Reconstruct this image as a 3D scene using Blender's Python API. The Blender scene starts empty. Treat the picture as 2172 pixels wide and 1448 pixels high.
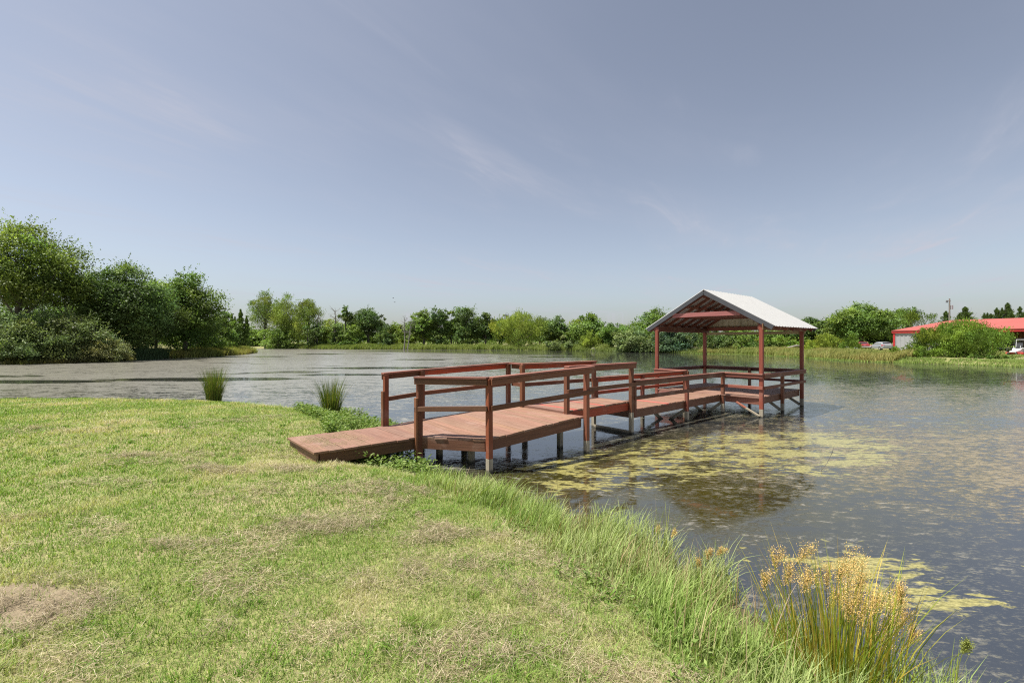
import bpy, math, random
import numpy as np
from mathutils import Vector

# ------------------------------------------------------------------ camera, sky, sun, exposure
sc = bpy.context.scene
COL = sc.collection
EYE, FPX = 2.25, 970.0                       # eye height over the pond (m), focal length in photo pixels
cd = bpy.data.cameras.new("camera"); cam = bpy.data.objects.new("camera", cd); COL.objects.link(cam)
cam.location = (0, 0, EYE); cam.rotation_euler = (math.radians(90), 0, 0)
cd.sensor_width = 36.0; cd.lens = 36.0 * FPX / 2172.0; cd.clip_start = 0.05; cd.clip_end = 8000
sc.camera = cam
sc.view_settings.view_transform = 'Standard'; sc.view_settings.look = 'None'
sc.view_settings.exposure = 1.12; sc.view_settings.gamma = 1.0
sc.cycles.filter_width = 1.15; sc.cycles.use_denoising = False

SUN_EL = 68.0
SUN_AZ = math.radians(188)                   # direction towards the sun, from +x counter-clockwise
sund = Vector((math.cos(math.radians(SUN_EL)) * math.cos(SUN_AZ), math.cos(math.radians(SUN_EL)) * math.sin(SUN_AZ), math.sin(math.radians(SUN_EL))))
ld = bpy.data.lights.new("sun", 'SUN'); ld.energy = 4.6; ld.angle = math.radians(0.5); ld.color = (1.0, 0.95, 0.86)
lo = bpy.data.objects.new("sun", ld); COL.objects.link(lo); lo.location = (0, 0, 60)
lo.rotation_euler = (-sund).to_track_quat('-Z', 'Y').to_euler()

W = bpy.data.worlds.new("World"); sc.world = W; W.use_nodes = True
nt = W.node_tree; nt.nodes.clear()
def wn(t, **k):
    n = nt.nodes.new(t)
    for a, b in k.items(): setattr(n, a, b)
    return n
out = wn("ShaderNodeOutputWorld"); bg = wn("ShaderNodeBackground")
sky = wn("ShaderNodeTexSky", sky_type='NISHITA', sun_disc=False, sun_elevation=math.radians(SUN_EL),
         sun_rotation=math.pi / 2 - SUN_AZ, altitude=200, air_density=1.0, dust_density=1.7, ozone_density=2.0)
hsv = wn("ShaderNodeHueSaturation"); hsv.inputs["Saturation"].default_value = 0.54; hsv.inputs["Hue"].default_value = 0.502
tc = wn("ShaderNodeTexCoord"); sep = wn("ShaderNodeSeparateXYZ")
mx = wn("ShaderNodeMath", operation='MAXIMUM'); mx.inputs[1].default_value = 0.06
dx = wn("ShaderNodeMath", operation='DIVIDE'); dy = wn("ShaderNodeMath", operation='DIVIDE'); comb = wn("ShaderNodeCombineXYZ")
nt.links.new(tc.outputs["Generated"], sep.inputs[0]); nt.links.new(sep.outputs[2], mx.inputs[0])
nt.links.new(sep.outputs[0], dx.inputs[0]); nt.links.new(mx.outputs[0], dx.inputs[1])
nt.links.new(sep.outputs[1], dy.inputs[0]); nt.links.new(mx.outputs[0], dy.inputs[1])
nt.links.new(dx.outputs[0], comb.inputs[0]); nt.links.new(dy.outputs[0], comb.inputs[1])
def wnoise(rot, scale, sc_, det, dist, lo_, hi_):
    ro = wn("ShaderNodeMapping"); ro.inputs["Rotation"].default_value = (0, 0, math.radians(rot)); mp = wn("ShaderNodeMapping"); mp.inputs["Scale"].default_value = scale
    nz = wn("ShaderNodeTexNoise"); nz.inputs["Scale"].default_value = sc_; nz.inputs["Detail"].default_value = det
    nz.inputs["Roughness"].default_value = 0.6; nz.inputs["Distortion"].default_value = dist
    mr = wn("ShaderNodeMapRange", interpolation_type='SMOOTHSTEP'); mr.inputs["From Min"].default_value = lo_; mr.inputs["From Max"].default_value = hi_
    nt.links.new(comb.outputs[0], ro.inputs[0]); nt.links.new(ro.outputs[0], mp.inputs[0]); nt.links.new(mp.outputs[0], nz.inputs["Vector"]); nt.links.new(nz.outputs[0], mr.inputs["Value"])
    return mr.outputs[0]
streak = wnoise(-62, (0.75, 3.2, 1), 0.8, 10, 0.9, 0.47, 0.78)      # thin wind-drawn cirrus
broad = wnoise(-50, (0.6, 1.3, 1), 0.42, 5, 0.3, 0.40, 0.75)         # where the cirrus gathers
mu = wn("ShaderNodeMath", operation='MULTIPLY'); nt.links.new(streak, mu.inputs[0]); nt.links.new(broad, mu.inputs[1])
mu2 = wn("ShaderNodeMath", operation='MULTIPLY_ADD'); nt.links.new(broad, mu2.inputs[0]); mu2.inputs[1].default_value = 0.24
mu3 = wn("ShaderNodeMath", operation='MULTIPLY'); nt.links.new(mu.outputs[0], mu3.inputs[0]); mu3.inputs[1].default_value = 0.8
nt.links.new(mu3.outputs[0], mu2.inputs[2])
mixc = wn("ShaderNodeMixRGB"); mixc.inputs[2].default_value = (4.4, 4.4, 4.9, 1)
nt.links.new(sky.outputs[0], hsv.inputs["Color"]); nt.links.new(mu2.outputs[0], mixc.inputs[0]); nt.links.new(hsv.outputs[0], mixc.inputs[1])
gam = wn("ShaderNodeGamma"); gam.inputs[1].default_value = 1.2
nt.links.new(mixc.outputs[0], gam.inputs[0]); nt.links.new(gam.outputs[0], bg.inputs[0]); bg.inputs[1].default_value = 0.0455
nt.links.new(bg.outputs[0], out.inputs[0])

# ------------------------------------------------------------------ helpers
rng = np.random.default_rng(7)
def tag(o, label=None, cat=None, group=None, kind=None):
    if label: o["label"] = label
    if cat: o["category"] = cat
    if group: o["group"] = group
    if kind: o["kind"] = kind
    return o
def empty(name, loc=(0, 0, 0), rz=0.0):
    o = bpy.data.objects.new(name, None); COL.objects.link(o); o.location = loc; o.rotation_euler = (0, 0, rz); o.empty_display_size = 0.2
    return o
def at(px, d): return (px - 1086.0) / FPX * d
def zat(py, d): return EYE - (py - 724.0) / FPX * d

def np_mesh(name, V, F, mat=None, col=None, uv=None, parent=None, smooth=False, mi=None):
    """V (n,3); F list of (m,k) int arrays; col (n,3) per point; uv per loop (sum m*k,2)."""
    me = bpy.data.meshes.new(name)
    V = np.asarray(V, np.float32); me.vertices.add(len(V)); me.vertices.foreach_set("co", V.ravel())
    F = [np.asarray(f, np.int32) for f in F if len(f)]
    loops = np.concatenate([f.ravel() for f in F]); sizes = np.concatenate([np.full(len(f), f.shape[1], np.int32) for f in F])
    me.loops.add(len(loops)); me.loops.foreach_set("vertex_index", loops)
    me.polygons.add(len(sizes)); me.polygons.foreach_set("loop_start", np.concatenate([[0], np.cumsum(sizes)[:-1]]).astype(np.int32))
    me.polygons.foreach_set("use_smooth", np.full(len(sizes), bool(smooth)))
    if mi is not None: me.polygons.foreach_set("material_index", np.asarray(mi, np.int32))
    if col is not None:
        a = me.color_attributes.new("Col", 'FLOAT_COLOR', 'POINT')
        c = np.ones((len(V), 4), np.float32); c[:, :3] = col; a.data.foreach_set("color", c.ravel())
    if uv is not None:
        l = me.uv_layers.new(name="UVMap"); l.data.foreach_set("uv", np.asarray(uv, np.float32).ravel())
    me.update(calc_edges=True)
    for m in (mat if isinstance(mat, (list, tuple)) else [mat]):
        if m: me.materials.append(m)
    o = bpy.data.objects.new(name, me); COL.objects.link(o)
    if parent is not None: o.parent = parent
    return o

def vnoise(x, y, scale, seed=0, octaves=3):
    """smooth value noise 0..1 on arrays"""
    r = np.random.default_rng(seed).random((256, 256)); t = 0; amp = 1.0; tot = 0
    for k in range(octaves):
        u = np.asarray(x) / scale * 2 ** k + 17.3 * k; v = np.asarray(y) / scale * 2 ** k + 5.1 * k
        i = np.floor(u).astype(int); j = np.floor(v).astype(int); f = u - i; g = v - j
        f = f * f * (3 - 2 * f); g = g * g * (3 - 2 * g)
        a = r[i % 256, j % 256]; b = r[(i + 1) % 256, j % 256]; c = r[i % 256, (j + 1) % 256]; d = r[(i + 1) % 256, (j + 1) % 256]
        t = t + amp * ((a * (1 - f) + b * f) * (1 - g) + (c * (1 - f) + d * f) * g); tot += amp; amp *= 0.5
    return t / tot
def sstep(a, b, x):
    t = np.clip((x - a) / (b - a), 0, 1); return t * t * (3 - 2 * t)

class MB:
    """collects oriented boards and boxes into ONE mesh; each board has its own tone and grain along its length"""
    def __init__(s): s.V = []; s.F = []; s.C = []; s.U = []; s.M = []; s.n = 0
    def prism(s, bot, top, col, mi=0, grain=None):
        k = len(bot); b = s.n; s.V += [tuple(p) for p in bot] + [tuple(p) for p in top]; s.n += 2 * k
        s.C += [col] * (2 * k)
        fs = [list(range(k - 1, -1, -1)), list(range(k, 2 * k))] + [[i, (i + 1) % k, k + (i + 1) % k, k + i] for i in range(k)]
        P = [Vector(p) for p in list(bot) + list(top)]
        g = Vector(grain).normalized() if grain is not None else (P[1] - P[0]).normalized()
        ref = Vector((0, 0, 1)) if abs(g.z) < 0.9 else Vector((1, 0, 0))
        c1 = g.cross(ref).normalized(); c2 = g.cross(c1); off = random.random() * 50
        for f in fs:
            s.F.append([b + i for i in f]); s.M.append(mi)
            s.U += [(P[i].dot(g) + off, P[i].dot(c1) + P[i].dot(c2) + off) for i in f]
        return s
    def beam(s, p0, p1, w, h, col, side=None, mi=0, mi_cut=None):
        """board from p0 to p1, w across (horizontal), h in the other direction"""
        p0 = Vector(p0); p1 = Vector(p1); d = (p1 - p0).normalized()
        if side is None: side = d.cross(Vector((0, 0, 1))) if abs(d.z) < 0.95 else Vector((1, 0, 0))
        side = Vector(side); side = (side - d * side.dot(d)).normalized(); up = side.cross(d).normalized()
        q = lambda p, a, b: p + side * (a * w / 2) + up * (b * h / 2)
        s.prism([q(p0, -1, -1), q(p0, 1, -1), q(p0, 1, 1), q(p0, -1, 1)], [q(p1, -1, -1), q(p1, 1, -1), q(p1, 1, 1), q(p1, -1, 1)], col, mi, grain=d)
        return s
    def build(s, name, mat, parent=None, bevel=0.0):
        by = {}
        for i, f in enumerate(s.F): by.setdefault(len(f), []).append(i)
        off = np.concatenate([[0], np.cumsum([len(f) for f in s.F])]); F = []; uv = []; mi = []
        for k, ids in by.items():
            F.append(np.array([s.F[i] for i in ids])); mi += [s.M[i] for i in ids]
            for i in ids: uv += s.U[off[i]:off[i + 1]]
        o = np_mesh(name, s.V, F, mat, col=np.array(s.C), uv=np.array(uv), parent=parent, mi=mi)
        if bevel:
            m = o.modifiers.new("bevel", 'BEVEL'); m.width = bevel; m.segments = 1; m.limit_method = 'ANGLE'
        return o

def tube(pts, rad, sides=6):
    pts = np.asarray(pts, float); n = len(pts); V = []; F = []
    for i in range(n):
        t = pts[min(i + 1, n - 1)] - pts[max(i - 1, 0)]; t /= np.linalg.norm(t) + 1e-9
        ref = np.array([0, 0, 1.0]) if abs(t[2]) < 0.9 else np.array([1.0, 0, 0])
        a = np.cross(t, ref); a /= np.linalg.norm(a); b = np.cross(t, a)
        for k in range(sides):
            th = 2 * math.pi * k / sides; V.append(pts[i] + rad[i] * (math.cos(th) * a + math.sin(th) * b))
    for i in range(n - 1):
        for k in range(sides):
            F.append((i * sides + k, i * sides + (k + 1) % sides, (i + 1) * sides + (k + 1) % sides, (i + 1) * sides + k))
    return np.array(V), np.array(F)
def join(parts):
    V = []; F = []; n = 0
    for v, f in parts: V.append(v); F.append(f + n); n += len(v)
    return np.concatenate(V), np.concatenate(F)

# ------------------------------------------------------------------ materials
def M(name, build):
    m = bpy.data.materials.new(name); m.use_nodes = True; t = m.node_tree; t.nodes.clear()
    o = t.nodes.new("ShaderNodeOutputMaterial")
    def N(ty, ins=None, **k):
        n = t.nodes.new(ty)
        for a, b in k.items(): setattr(n, a, b)
        for a, b in (ins or {}).items():
            if isinstance(b, bpy.types.NodeSocket): t.links.new(b, n.inputs[a])
            else: n.inputs[a].default_value = b
        return n
    t.links.new(build(N), o.inputs[0]); return m
def mathn(N, op, a, b=None, c=None):
    n = N("ShaderNodeMath", operation=op)
    for i, v in enumerate((a, b, c)):
        if v is None: continue
        if isinstance(v, bpy.types.NodeSocket): n.id_data.links.new(v, n.inputs[i])
        else: n.inputs[i].default_value = v
    return n.outputs[0]
def ramp(N, v, lo_, hi_, a=0.0, b=1.0):
    return N("ShaderNodeMapRange", {"Value": v, "From Min": lo_, "From Max": hi_, "To Min": a, "To Max": b}, interpolation_type='SMOOTHSTEP').outputs[0]
def noise(N, vec, scale, detail=4, rough=0.55, dist=0.0):
    return N("ShaderNodeTexNoise", {"Vector": vec, "Scale": scale, "Detail": detail, "Roughness": rough, "Distortion": dist}).outputs[0]
def mapping(N, vec, scale=(1, 1, 1), rot=(0, 0, 0), loc=(0, 0, 0)):
    return N("ShaderNodeMapping", {"Vector": vec, "Scale": scale, "Rotation": rot, "Location": loc}).outputs[0]
def mix(N, f, a, b, blend='MIX'):
    return N("ShaderNodeMixRGB", {0: f, 1: a, 2: b}, blend_type=blend).outputs[0]
def rgb(c): return (c[0], c[1], c[2], 1)

def wood_nodes(N):
    at_ = N("ShaderNodeAttribute", attribute_name="Col").outputs["Color"]
    uv = N("ShaderNodeTexCoord").outputs["UV"]; pos = N("ShaderNodeNewGeometry").outputs["Position"]
    gr = noise(N, mapping(N, uv, (1.2, 38, 1)), 1.0, 5, 0.65)
    wear = noise(N, pos, 1.7, 5, 0.65); fine = noise(N, pos, 23, 3)
    c = mix(N, 1.0, at_, N("ShaderNodeCombineColor", {0: ramp(N, gr, .25, .75, .68, 1.22), 1: ramp(N, gr, .25, .75, .66, 1.24), 2: ramp(N, gr, .25, .75, .64, 1.26)}).outputs[0], 'MULTIPLY')
    c = mix(N, ramp(N, wear, .52, .72, 0, .45), c, rgb((.26, .175, .135)))       # stain worn thin
    c = mix(N, ramp(N, fine, .68, .78, 0, .35), c, rgb((.05, .03, .022)))
    bmp = N("ShaderNodeBump", {"Strength": .35, "Distance": .004, "Height": gr}).outputs[0]
    return N("ShaderNodeBsdfPrincipled", {"Base Color": c, "Roughness": .62, "Specular IOR Level": .35, "Normal": bmp}).outputs[0]
MW = M("stained_wood", wood_nodes)
def bare_nodes(N):
    uv = N("ShaderNodeTexCoord").outputs["UV"]; pos = N("ShaderNodeNewGeometry").outputs["Position"]
    gr = noise(N, mapping(N, uv, (1.0, 45, 1)), 1.0, 5, .7)
    c = mix(N, ramp(N, gr, .3, .7), rgb((.15, .125, .085)), rgb((.36, .32, .245)))
    z = N("ShaderNodeSeparateXYZ", {0: pos}).outputs[2]
    c = mix(N, ramp(N, mathn(N, 'ADD', z, mathn(N, 'MULTIPLY', noise(N, pos, 14, 3), .10)), .07, .12, .85, 0), c, rgb((.035, .032, .02)))   # wet foot of the post
    return N("ShaderNodeBsdfPrincipled", {"Base Color": c, "Roughness": .7}).outputs[0]
MB_BARE = M("bare_post_wood", bare_nodes)
def leaf_nodes(trans, rough=.5):
    def f(N):
        c = N("ShaderNodeAttribute", attribute_name="Col").outputs["Color"]
        p = N("ShaderNodeBsdfPrincipled", {"Base Color": c, "Roughness": rough, "Specular IOR Level": .16}).outputs[0]
        tcol = mix(N, 1.0, c, rgb((1.25, 1.35, .6)), 'MULTIPLY')
        t = N("ShaderNodeBsdfTranslucent", {"Color": tcol}).outputs[0]
        return N("ShaderNodeMixShader", {0: trans, 1: p, 2: t}).outputs[0]
    return f
MLEAF = M("leaves", leaf_nodes(.32)); MGRASS = M("grass_blades", leaf_nodes(.30, .55))
def bark_nodes(N):
    pos = N("ShaderNodeNewGeometry").outputs["Position"]
    n = noise(N, mapping(N, pos, (6, 6, 1.2)), 1.0, 5, .65)
    c = mix(N, ramp(N, n, .3, .7), rgb((.045, .036, .028)), rgb((.16, .135, .11)))
    return N("ShaderNodeBsdfPrincipled", {"Base Color": c, "Roughness": .85, "Normal": N("ShaderNodeBump", {"Strength": .6, "Height": n}).outputs[0]}).outputs[0]
MBARK = M("bark", bark_nodes)
def dead_nodes(N):
    pos = N("ShaderNodeNewGeometry").outputs["Position"]; n = noise(N, mapping(N, pos, (5, 5, 1.5)), 1.0, 4)
    return N("ShaderNodeBsdfPrincipled", {"Base Color": mix(N, n, rgb((.09, .08, .068)), rgb((.27, .25, .22))), "Roughness": .85}).outputs[0]
MDEAD = M("weathered_deadwood", dead_nodes)
def plain(name, c, rough=.5, metal=0.0, var=.12, scale=3.0, spec=.5):
    def f(N):
        pos = N("ShaderNodeNewGeometry").outputs["Position"]; n = noise(N, pos, scale, 4)
        cc = mix(N, 1.0, rgb(c), N("ShaderNodeCombineColor", {i: ramp(N, n, .3, .7, 1 - var, 1 + var) for i in (0, 1, 2)}).outputs[0], 'MULTIPLY')
        return N("ShaderNodeBsdfPrincipled", {"Base Color": cc, "Roughness": rough, "Metallic": metal, "Specular IOR Level": spec}).outputs[0]
    return M(name, f)
def roofmetal(N):
    pos = N("ShaderNodeNewGeometry").outputs["Position"]
    st = noise(N, mapping(N, pos, (2, 2, 2)), 2.0, 5, .6)
    c = mix(N, ramp(N, st, .5, .8, 0, .3), rgb((.33, .332, .33)), rgb((.22, .217, .21)))
    return N("ShaderNodeBsdfPrincipled", {"Base Color": c, "Roughness": .65, "Specular IOR Level": .25}).outputs[0]
MROOF = M("white_ribbed_steel", roofmetal)
MTRIM = plain("grey_metal_trim", (.042, .045, .052), .6, .0)
MTAN = plain("tan_steel_panel", (.42, .39, .30), .5, 0, .15)

def ground_nodes(N):
    g = N("ShaderNodeNewGeometry"); pos = g.outputs["Position"]
    a = noise(N, pos, .45, 5, .6); b = noise(N, pos, 3.1, 5, .65); f = noise(N, pos, 38, 4, .7)
    c = mix(N, ramp(N, a, .35, .65), rgb((.20, .23, .065)), rgb((.32, .29, .14)))
    c = mix(N, ramp(N, b, .52, .70, 0, .75), c, rgb((.30, .245, .145)))
    c = mix(N, ramp(N, f, .38, .66, .6, 0), c, rgb((.075, .06, .035)))
    # two bare patches of dry soil: one by the lower left, one in front of the ramp
    wob = mathn(N, 'MULTIPLY', mathn(N, 'SUBTRACT', noise(N, pos, 4.0, 6, .7), .5), 1.1)
    for cx_, cy_, sx, sy in ((-3.42, 2.98, 1.10, 2.4),):
        p = mapping(N, pos, (sx, sy, 0), loc=(-cx_ * sx, -cy_ * sy, 0))
        d = N("ShaderNodeVectorMath", {0: p}, operation='LENGTH').outputs["Value"]
        k = ramp(N, mathn(N, 'ADD', d, wob), .62, .82, 1, 0)
        soil = mix(N, f, rgb((.075, .058, .038)), rgb((.31, .25, .165)))
        c = mix(N, k, c, soil)
    z = N("ShaderNodeSeparateXYZ", {0: pos}).outputs[2]
    c = mix(N, ramp(N, z, -.02, .10, 1, 0), c, rgb((.06, .048, .03)))        # mud at the water's edge
    bm = N("ShaderNodeBump", {"Strength": .7, "Distance": .02, "Height": f}).outputs[0]
    return N("ShaderNodeBsdfPrincipled", {"Base Color": c, "Roughness": .9, "Specular IOR Level": .2, "Normal": bm}).outputs[0]
MGROUND = M("lawn_soil", ground_nodes)

def water_nodes(N):
    pos = N("ShaderNodeNewGeometry").outputs["Position"]
    def blob(cx_, cy_, rx, ry, rot=0.0, soft=.5):
        p = N("ShaderNodeMapping", {"Vector": pos, "Location": (cx_, cy_, 0), "Rotation": (0, 0, rot), "Scale": (rx, ry, 1)}, vector_type='TEXTURE').outputs[0]
        p = mapping(N, p, (1, 1, 0))
        d = N("ShaderNodeVectorMath", {0: p}, operation='LENGTH').outputs["Value"]
        return ramp(N, d, 1 - soft, 1 + soft, 1, 0)
    add = lambda a, b: mathn(N, 'ADD', a, b)
    mul = lambda a, b: mathn(N, 'MULTIPLY', a, b)
    mxx = lambda a, b: mathn(N, 'MAXIMUM', a, b)
    fl = mapping(N, pos, (1, 1.9, 1), rot=(0, 0, .35))                        # weed drifts lie across the wind
    n_big = noise(N, mapping(N, pos, (.045, .12, 1)), 1.0, 5, .6, .4)
    n_mid = noise(N, fl, .9, 6, .62, .3)
    n_fin = noise(N, fl, 5.5, 6, .68, .35)
    n_spk = noise(N, fl, 17, 4, .7)
    sepp = N("ShaderNodeSeparateXYZ", {0: pos}); X, Y = sepp.outputs[0], sepp.outputs[1]
    # --- where each growth lies on the pond
    yel = mxx(blob(5.6, 9.6, 3.6, 2.0, .35, .45), mul(blob(3.55, 4.45, 1.15, .80, -.3, .8), .98))
    yel = mxx(yel, mul(blob(9.8, 12.0, 4.0, 2.2, .2, .6), .62))
    yel = mxx(yel, mul(blob(2.0, 8.3, 2.4, 1.6, .6, .5), .93))
    ysc = mapping(N, pos, (.62, 1.5, 1), rot=(0, 0, .3))
    yn = add(mul(noise(N, ysc, 1.3, 5, .6, .5), .50), mul(noise(N, ysc, 6.5, 4, .62, .4), .50))
    yel_m = ramp(N, add(yn, mul(yel, .235)), .70, .755)
    bits = mul(ramp(N, noise(N, mapping(N, pos, (1, 2.1, 1), rot=(0, 0, .2)), 3.6, 5, .6, .4), .70, .73), blob(5, 6, 9, 8, 0, .3))
    yel_m = mxx(yel_m, bits)
    # greyish scum: thick to the left and far, thin threads near
    far = ramp(N, Y, 9, 30); left = ramp(N, X, 3, -9)
    scum_a = add(mul(far, .14), mul(left, .10))
    scum_v = add(add(mul(n_fin, .50), mul(n_mid, .34)), mul(n_big, .16))
    scum_a = mathn(N, 'SUBTRACT', mul(scum_a, .62), mul(ramp(N, X, 4, 18), .11))
    scum_m = ramp(N, add(scum_v, scum_a), .545, .63)
    lanes = mxx(blob(-18.5, 27.2, 5.5, 1.15, .03, .5), mxx(blob(-27, 25.6, 4.0, 1.0, 0, .6), mxx(blob(-11, 31, 3.0, .8, 0, .6), blob(-9, 39, 7, 1.3, .05, .6))))
    lanes = ramp(N, add(mul(lanes, 1.35), mul(mathn(N, 'SUBTRACT', noise(N, mapping(N, pos, (.35, 1.3, 1)), 1.0, 6, .7), .5), 2.2)), .35, .6)
    open_ = ramp(N, n_big, .585, .625)                                         # open, wind-ruffled lanes
    far_open = blob(8, 96, 46, 17, -.5, .4)
    scum_m = mul(scum_m, mathn(N, 'SUBTRACT', 1.0, mxx(mxx(mul(open_, ramp(N, Y, 11, 17)), mul(far_open, .8)), lanes)))
    brn = mxx(blob(10.5, 9.0, 6.5, 4.2, .1, .7), mul(blob(18, 18, 16, 7, 0, .6), .8))
    brn_m = mul(ramp(N, add(add(mul(n_fin, .45), mul(noise(N, fl, 26, 5, .72), .35)), add(mul(n_mid, .20), mul(brn, .12))), .555, .68), ramp(N, brn, .02, .5))
    thr_m = ramp(N, add(add(mul(n_spk, .42), mul(n_fin, .38)), mul(n_mid, .20)), .495, .60)            # dark threads everywhere
    # --- colours (growth and water, with the dock's dark reflection tinted in)
    body = mix(N, n_mid, rgb((.013, .016, .020)), rgb((.024, .025, .024)))
    olive = mxx(blob(4.6, 8.3, 4.2, 2.6, .5, .5), mul(blob(1.2, 7.6, 2.2, 1.4, .4, .5), .9))
    olive = mxx(olive, blob(3.3, 7.0, 3.0, 2.1, .3, .5))
    body = mix(N, mul(olive, ramp(N, n_mid, .3, .6, .5, 1)), body, rgb((.036, .032, .004)))      # the water's olive, painted in only where dock and shelter roof reflect
    c = mix(N, mul(thr_m, mathn(N, 'SUBTRACT', .80, mul(olive, .68))), body, mix(N, noise(N, fl, 40, 3, .7), rgb((.040, .038, .026)), rgb((.185, .17, .115))))  # threads thinned inside the olive patch to keep the painted reflection dark
    c = mix(N, brn_m, c, mix(N, n_spk, rgb((.12, .088, .035)), rgb((.27, .205, .09))))
    c = mix(N, scum_m, c, mix(N, n_spk, rgb((.10, .096, .078)), rgb((.25, .235, .195))))
    yc = mix(N, ramp(N, n_spk, .3, .7), rgb((.11, .10, .02)), rgb((.32, .288, .102)))
    c = mix(N, yel_m, c, yc)
    mat_ = mxx(mxx(mul(scum_m, .75), mul(yel_m, .8)), mxx(mul(brn_m, .75), mul(thr_m, .45)))
    rough = add(mul(mat_, .30), .02)
    ht = add(mul(noise(N, mapping(N, pos, (1, 2.6, 1), rot=(0, 0, .25)), 3.2, 3, .5), .5), mul(n_fin, .35))
    bm = N("ShaderNodeBump", {"Strength": .035, "Distance": .02, "Height": ht}).outputs[0]
    bm2 = N("ShaderNodeBump", {"Strength": .22, "Distance": .006, "Height": mat_, "Normal": bm}).outputs[0]
    sp = add(mul(mat_, -.40), .55)
    return N("ShaderNodeBsdfPrincipled", {"Base Color": c, "Roughness": rough, "IOR": 2.9, "Specular IOR Level": sp, "Normal": bm2}).outputs[0]
MWATER = M("pond_water", water_nodes)

# ------------------------------------------------------------------ pond outline, terrain, water
POND = np.array([(6, -2), (2.75, .8), (2.45, 2.4), (2.2, 3.1), (1.75, 4.1), (1.0, 5.3), (.2, 6.45), (-.75, 7.3), (-1.7, 8.05), (-2.45, 9.1), (-2.85, 10.2),
    (-3.3, 11.2), (-4.4, 12.8), (-5.6, 13.9), (-7.5, 15), (-10, 15.9), (-14, 16.3), (-20, 16.5), (-30, 17), (-42, 20), (-52, 27), (-56, 35), (-52, 41),
    (-49.5, 44.5), (-46, 47), (-45.5, 53), (-45.5, 60.6), (-44.5, 66), (-46.5, 78), (-51, 90), (-56, 93), (-66, 95), (-78, 105), (-86, 125), (-84, 140),
    (-78, 145), (-53, 132), (-24, 125.5), (1.7, 121), (13, 112), (23, 104), (30, 93.5), (34, 84), (39, 80.5), (41, 72.7), (40.4, 64), (39, 54),
    (40.5, 48.5), (43, 45.5), (45.2, 40.4), (45, 30), (40, 16), (30, 4), (16, -3)], float)
def sdist(x, y):
    """metres from the shoreline, positive on land"""
    x = np.asarray(x, float); y = np.asarray(y, float); best = np.full(x.shape, 1e18); ins = np.zeros(x.shape, bool)
    for (ax, ay), (bx, by) in zip(POND, np.roll(POND, -1, 0)):
        ex, ey = bx - ax, by - ay; t = np.clip(((x - ax) * ex + (y - ay) * ey) / (ex * ex + ey * ey), 0, 1)
        best = np.minimum(best, (x - ax - t * ex) ** 2 + (y - ay - t * ey) ** 2)
        if by != ay: ins ^= ((ay > y) != (by > y)) & (x < (y - ay) * ex / (by - ay) + ax)
    r = np.hypot(x, y)
    return np.where(ins, -1, 1) * np.sqrt(best) + (vnoise(x, y, 1.3, 3, 3) - .5) * np.clip(.25 + r * .012, .25, 1.6)
def gz(x, y, s=None):
    s = sdist(x, y) if s is None else s
    land = .37 * sstep(-.05, 1.5, s) + .14 * sstep(1.4, 5, s) + .40 * sstep(6, 45, s) + (vnoise(x, y, 2.2, 5, 3) - .5) * .07 * sstep(.3, 2, s)
    land = land - .075 * np.exp(-((x + 3.4) ** 2 + (y - 7.75) ** 2) / 1.1)
    return np.where(s > -.05, land, -1.1 * sstep(.05, 4.5, -s) - .004)
th = np.concatenate([np.linspace(-80, 80, 500), np.linspace(80, 280, 70)[1:-1]]); th = np.radians(90 - th)
rr = np.concatenate([[.02], np.geomspace(.5, 3500, 330)])
A_, R_ = np.meshgrid(th, rr); gx = (R_ * np.cos(A_)).ravel(); gy = (R_ * np.sin(A_)).ravel(); nT = len(th)
gzv = gz(gx, gy)
i0 = np.arange(len(rr) - 1)[:, None] * nT; j0 = np.arange(nT)[None, :]; j1 = (j0 + 1) % nT
F = np.stack([i0 + j0, i0 + nT + j0, i0 + nT + j1, i0 + j1], -1).reshape(-1, 4)[:, ::-1]
g = np_mesh("ground", np.stack([gx, gy, gzv], 1), [F], MGROUND, smooth=True)
tag(g, "grassy ground and banks around the pond", "ground", kind="structure")
wx = np.linspace(-100, 60, 17); wy = np.linspace(-8, 156, 17); WX, WY = np.meshgrid(wx, wy)
i0 = np.arange(16)[:, None] * 17; j0 = np.arange(16)[None, :]
w = np_mesh("water", np.stack([WX.ravel(), WY.ravel(), np.zeros(WX.size)], 1), [np.stack([i0 + j0, i0 + j0 + 1, i0 + 18 + j0, i0 + 17 + j0], -1).reshape(-1, 4)], MWATER)
tag(w, "pond water covered by drifting algae and weed", "pond", kind="structure")

# ------------------------------------------------------------------ the dock
U = Vector((.7565, .654, 0)); Vv = Vector((-.654, .7565, 0)); UP = Vector((0, 0, 1))
P2 = lambda x, y, z=0.0: Vector((x, y, z))
A0, A1, A2, C1, A3 = P2(-1.70, 8.40), P2(-.39, 7.85), P2(1.5, 9.21), P2(1.145, 9.57), P2(2.92, 11.2)
A4, A5, A6, A7, A8 = P2(4.95, 12.95), P2(6.66, 14.45), P2(7.41, 13.58), P2(8.68, 14.68), P2(10.06, 15.88)
F0, FB, F1, F2, F3 = P2(-2.62, 9.50), P2(-1.97, 10.02), P2(-.09, 11.0), P2(.241, 10.62), P2(2.16, 12.08)
F4, F5, Q0, Q3 = P2(3.88, 13.60), P2(5.72, 15.14), P2(5.14, 16.20), P2(7.80, 18.50)
QM = (Q3 + A8) / 2
RN, RF = P2(-3.12, 7.20), P2(-4.09, 8.32)
random.seed(11)
def stain(base=(.150, .058, .029), j=.24):
    k = 1 + random.uniform(-j, j); return tuple(max(0, c * k * (1 + random.uniform(-.05, .05))) for c in base)
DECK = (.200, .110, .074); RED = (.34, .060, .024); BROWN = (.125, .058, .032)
dock = empty("fishing_dock", (3.0, 11.0, 0))
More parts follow.
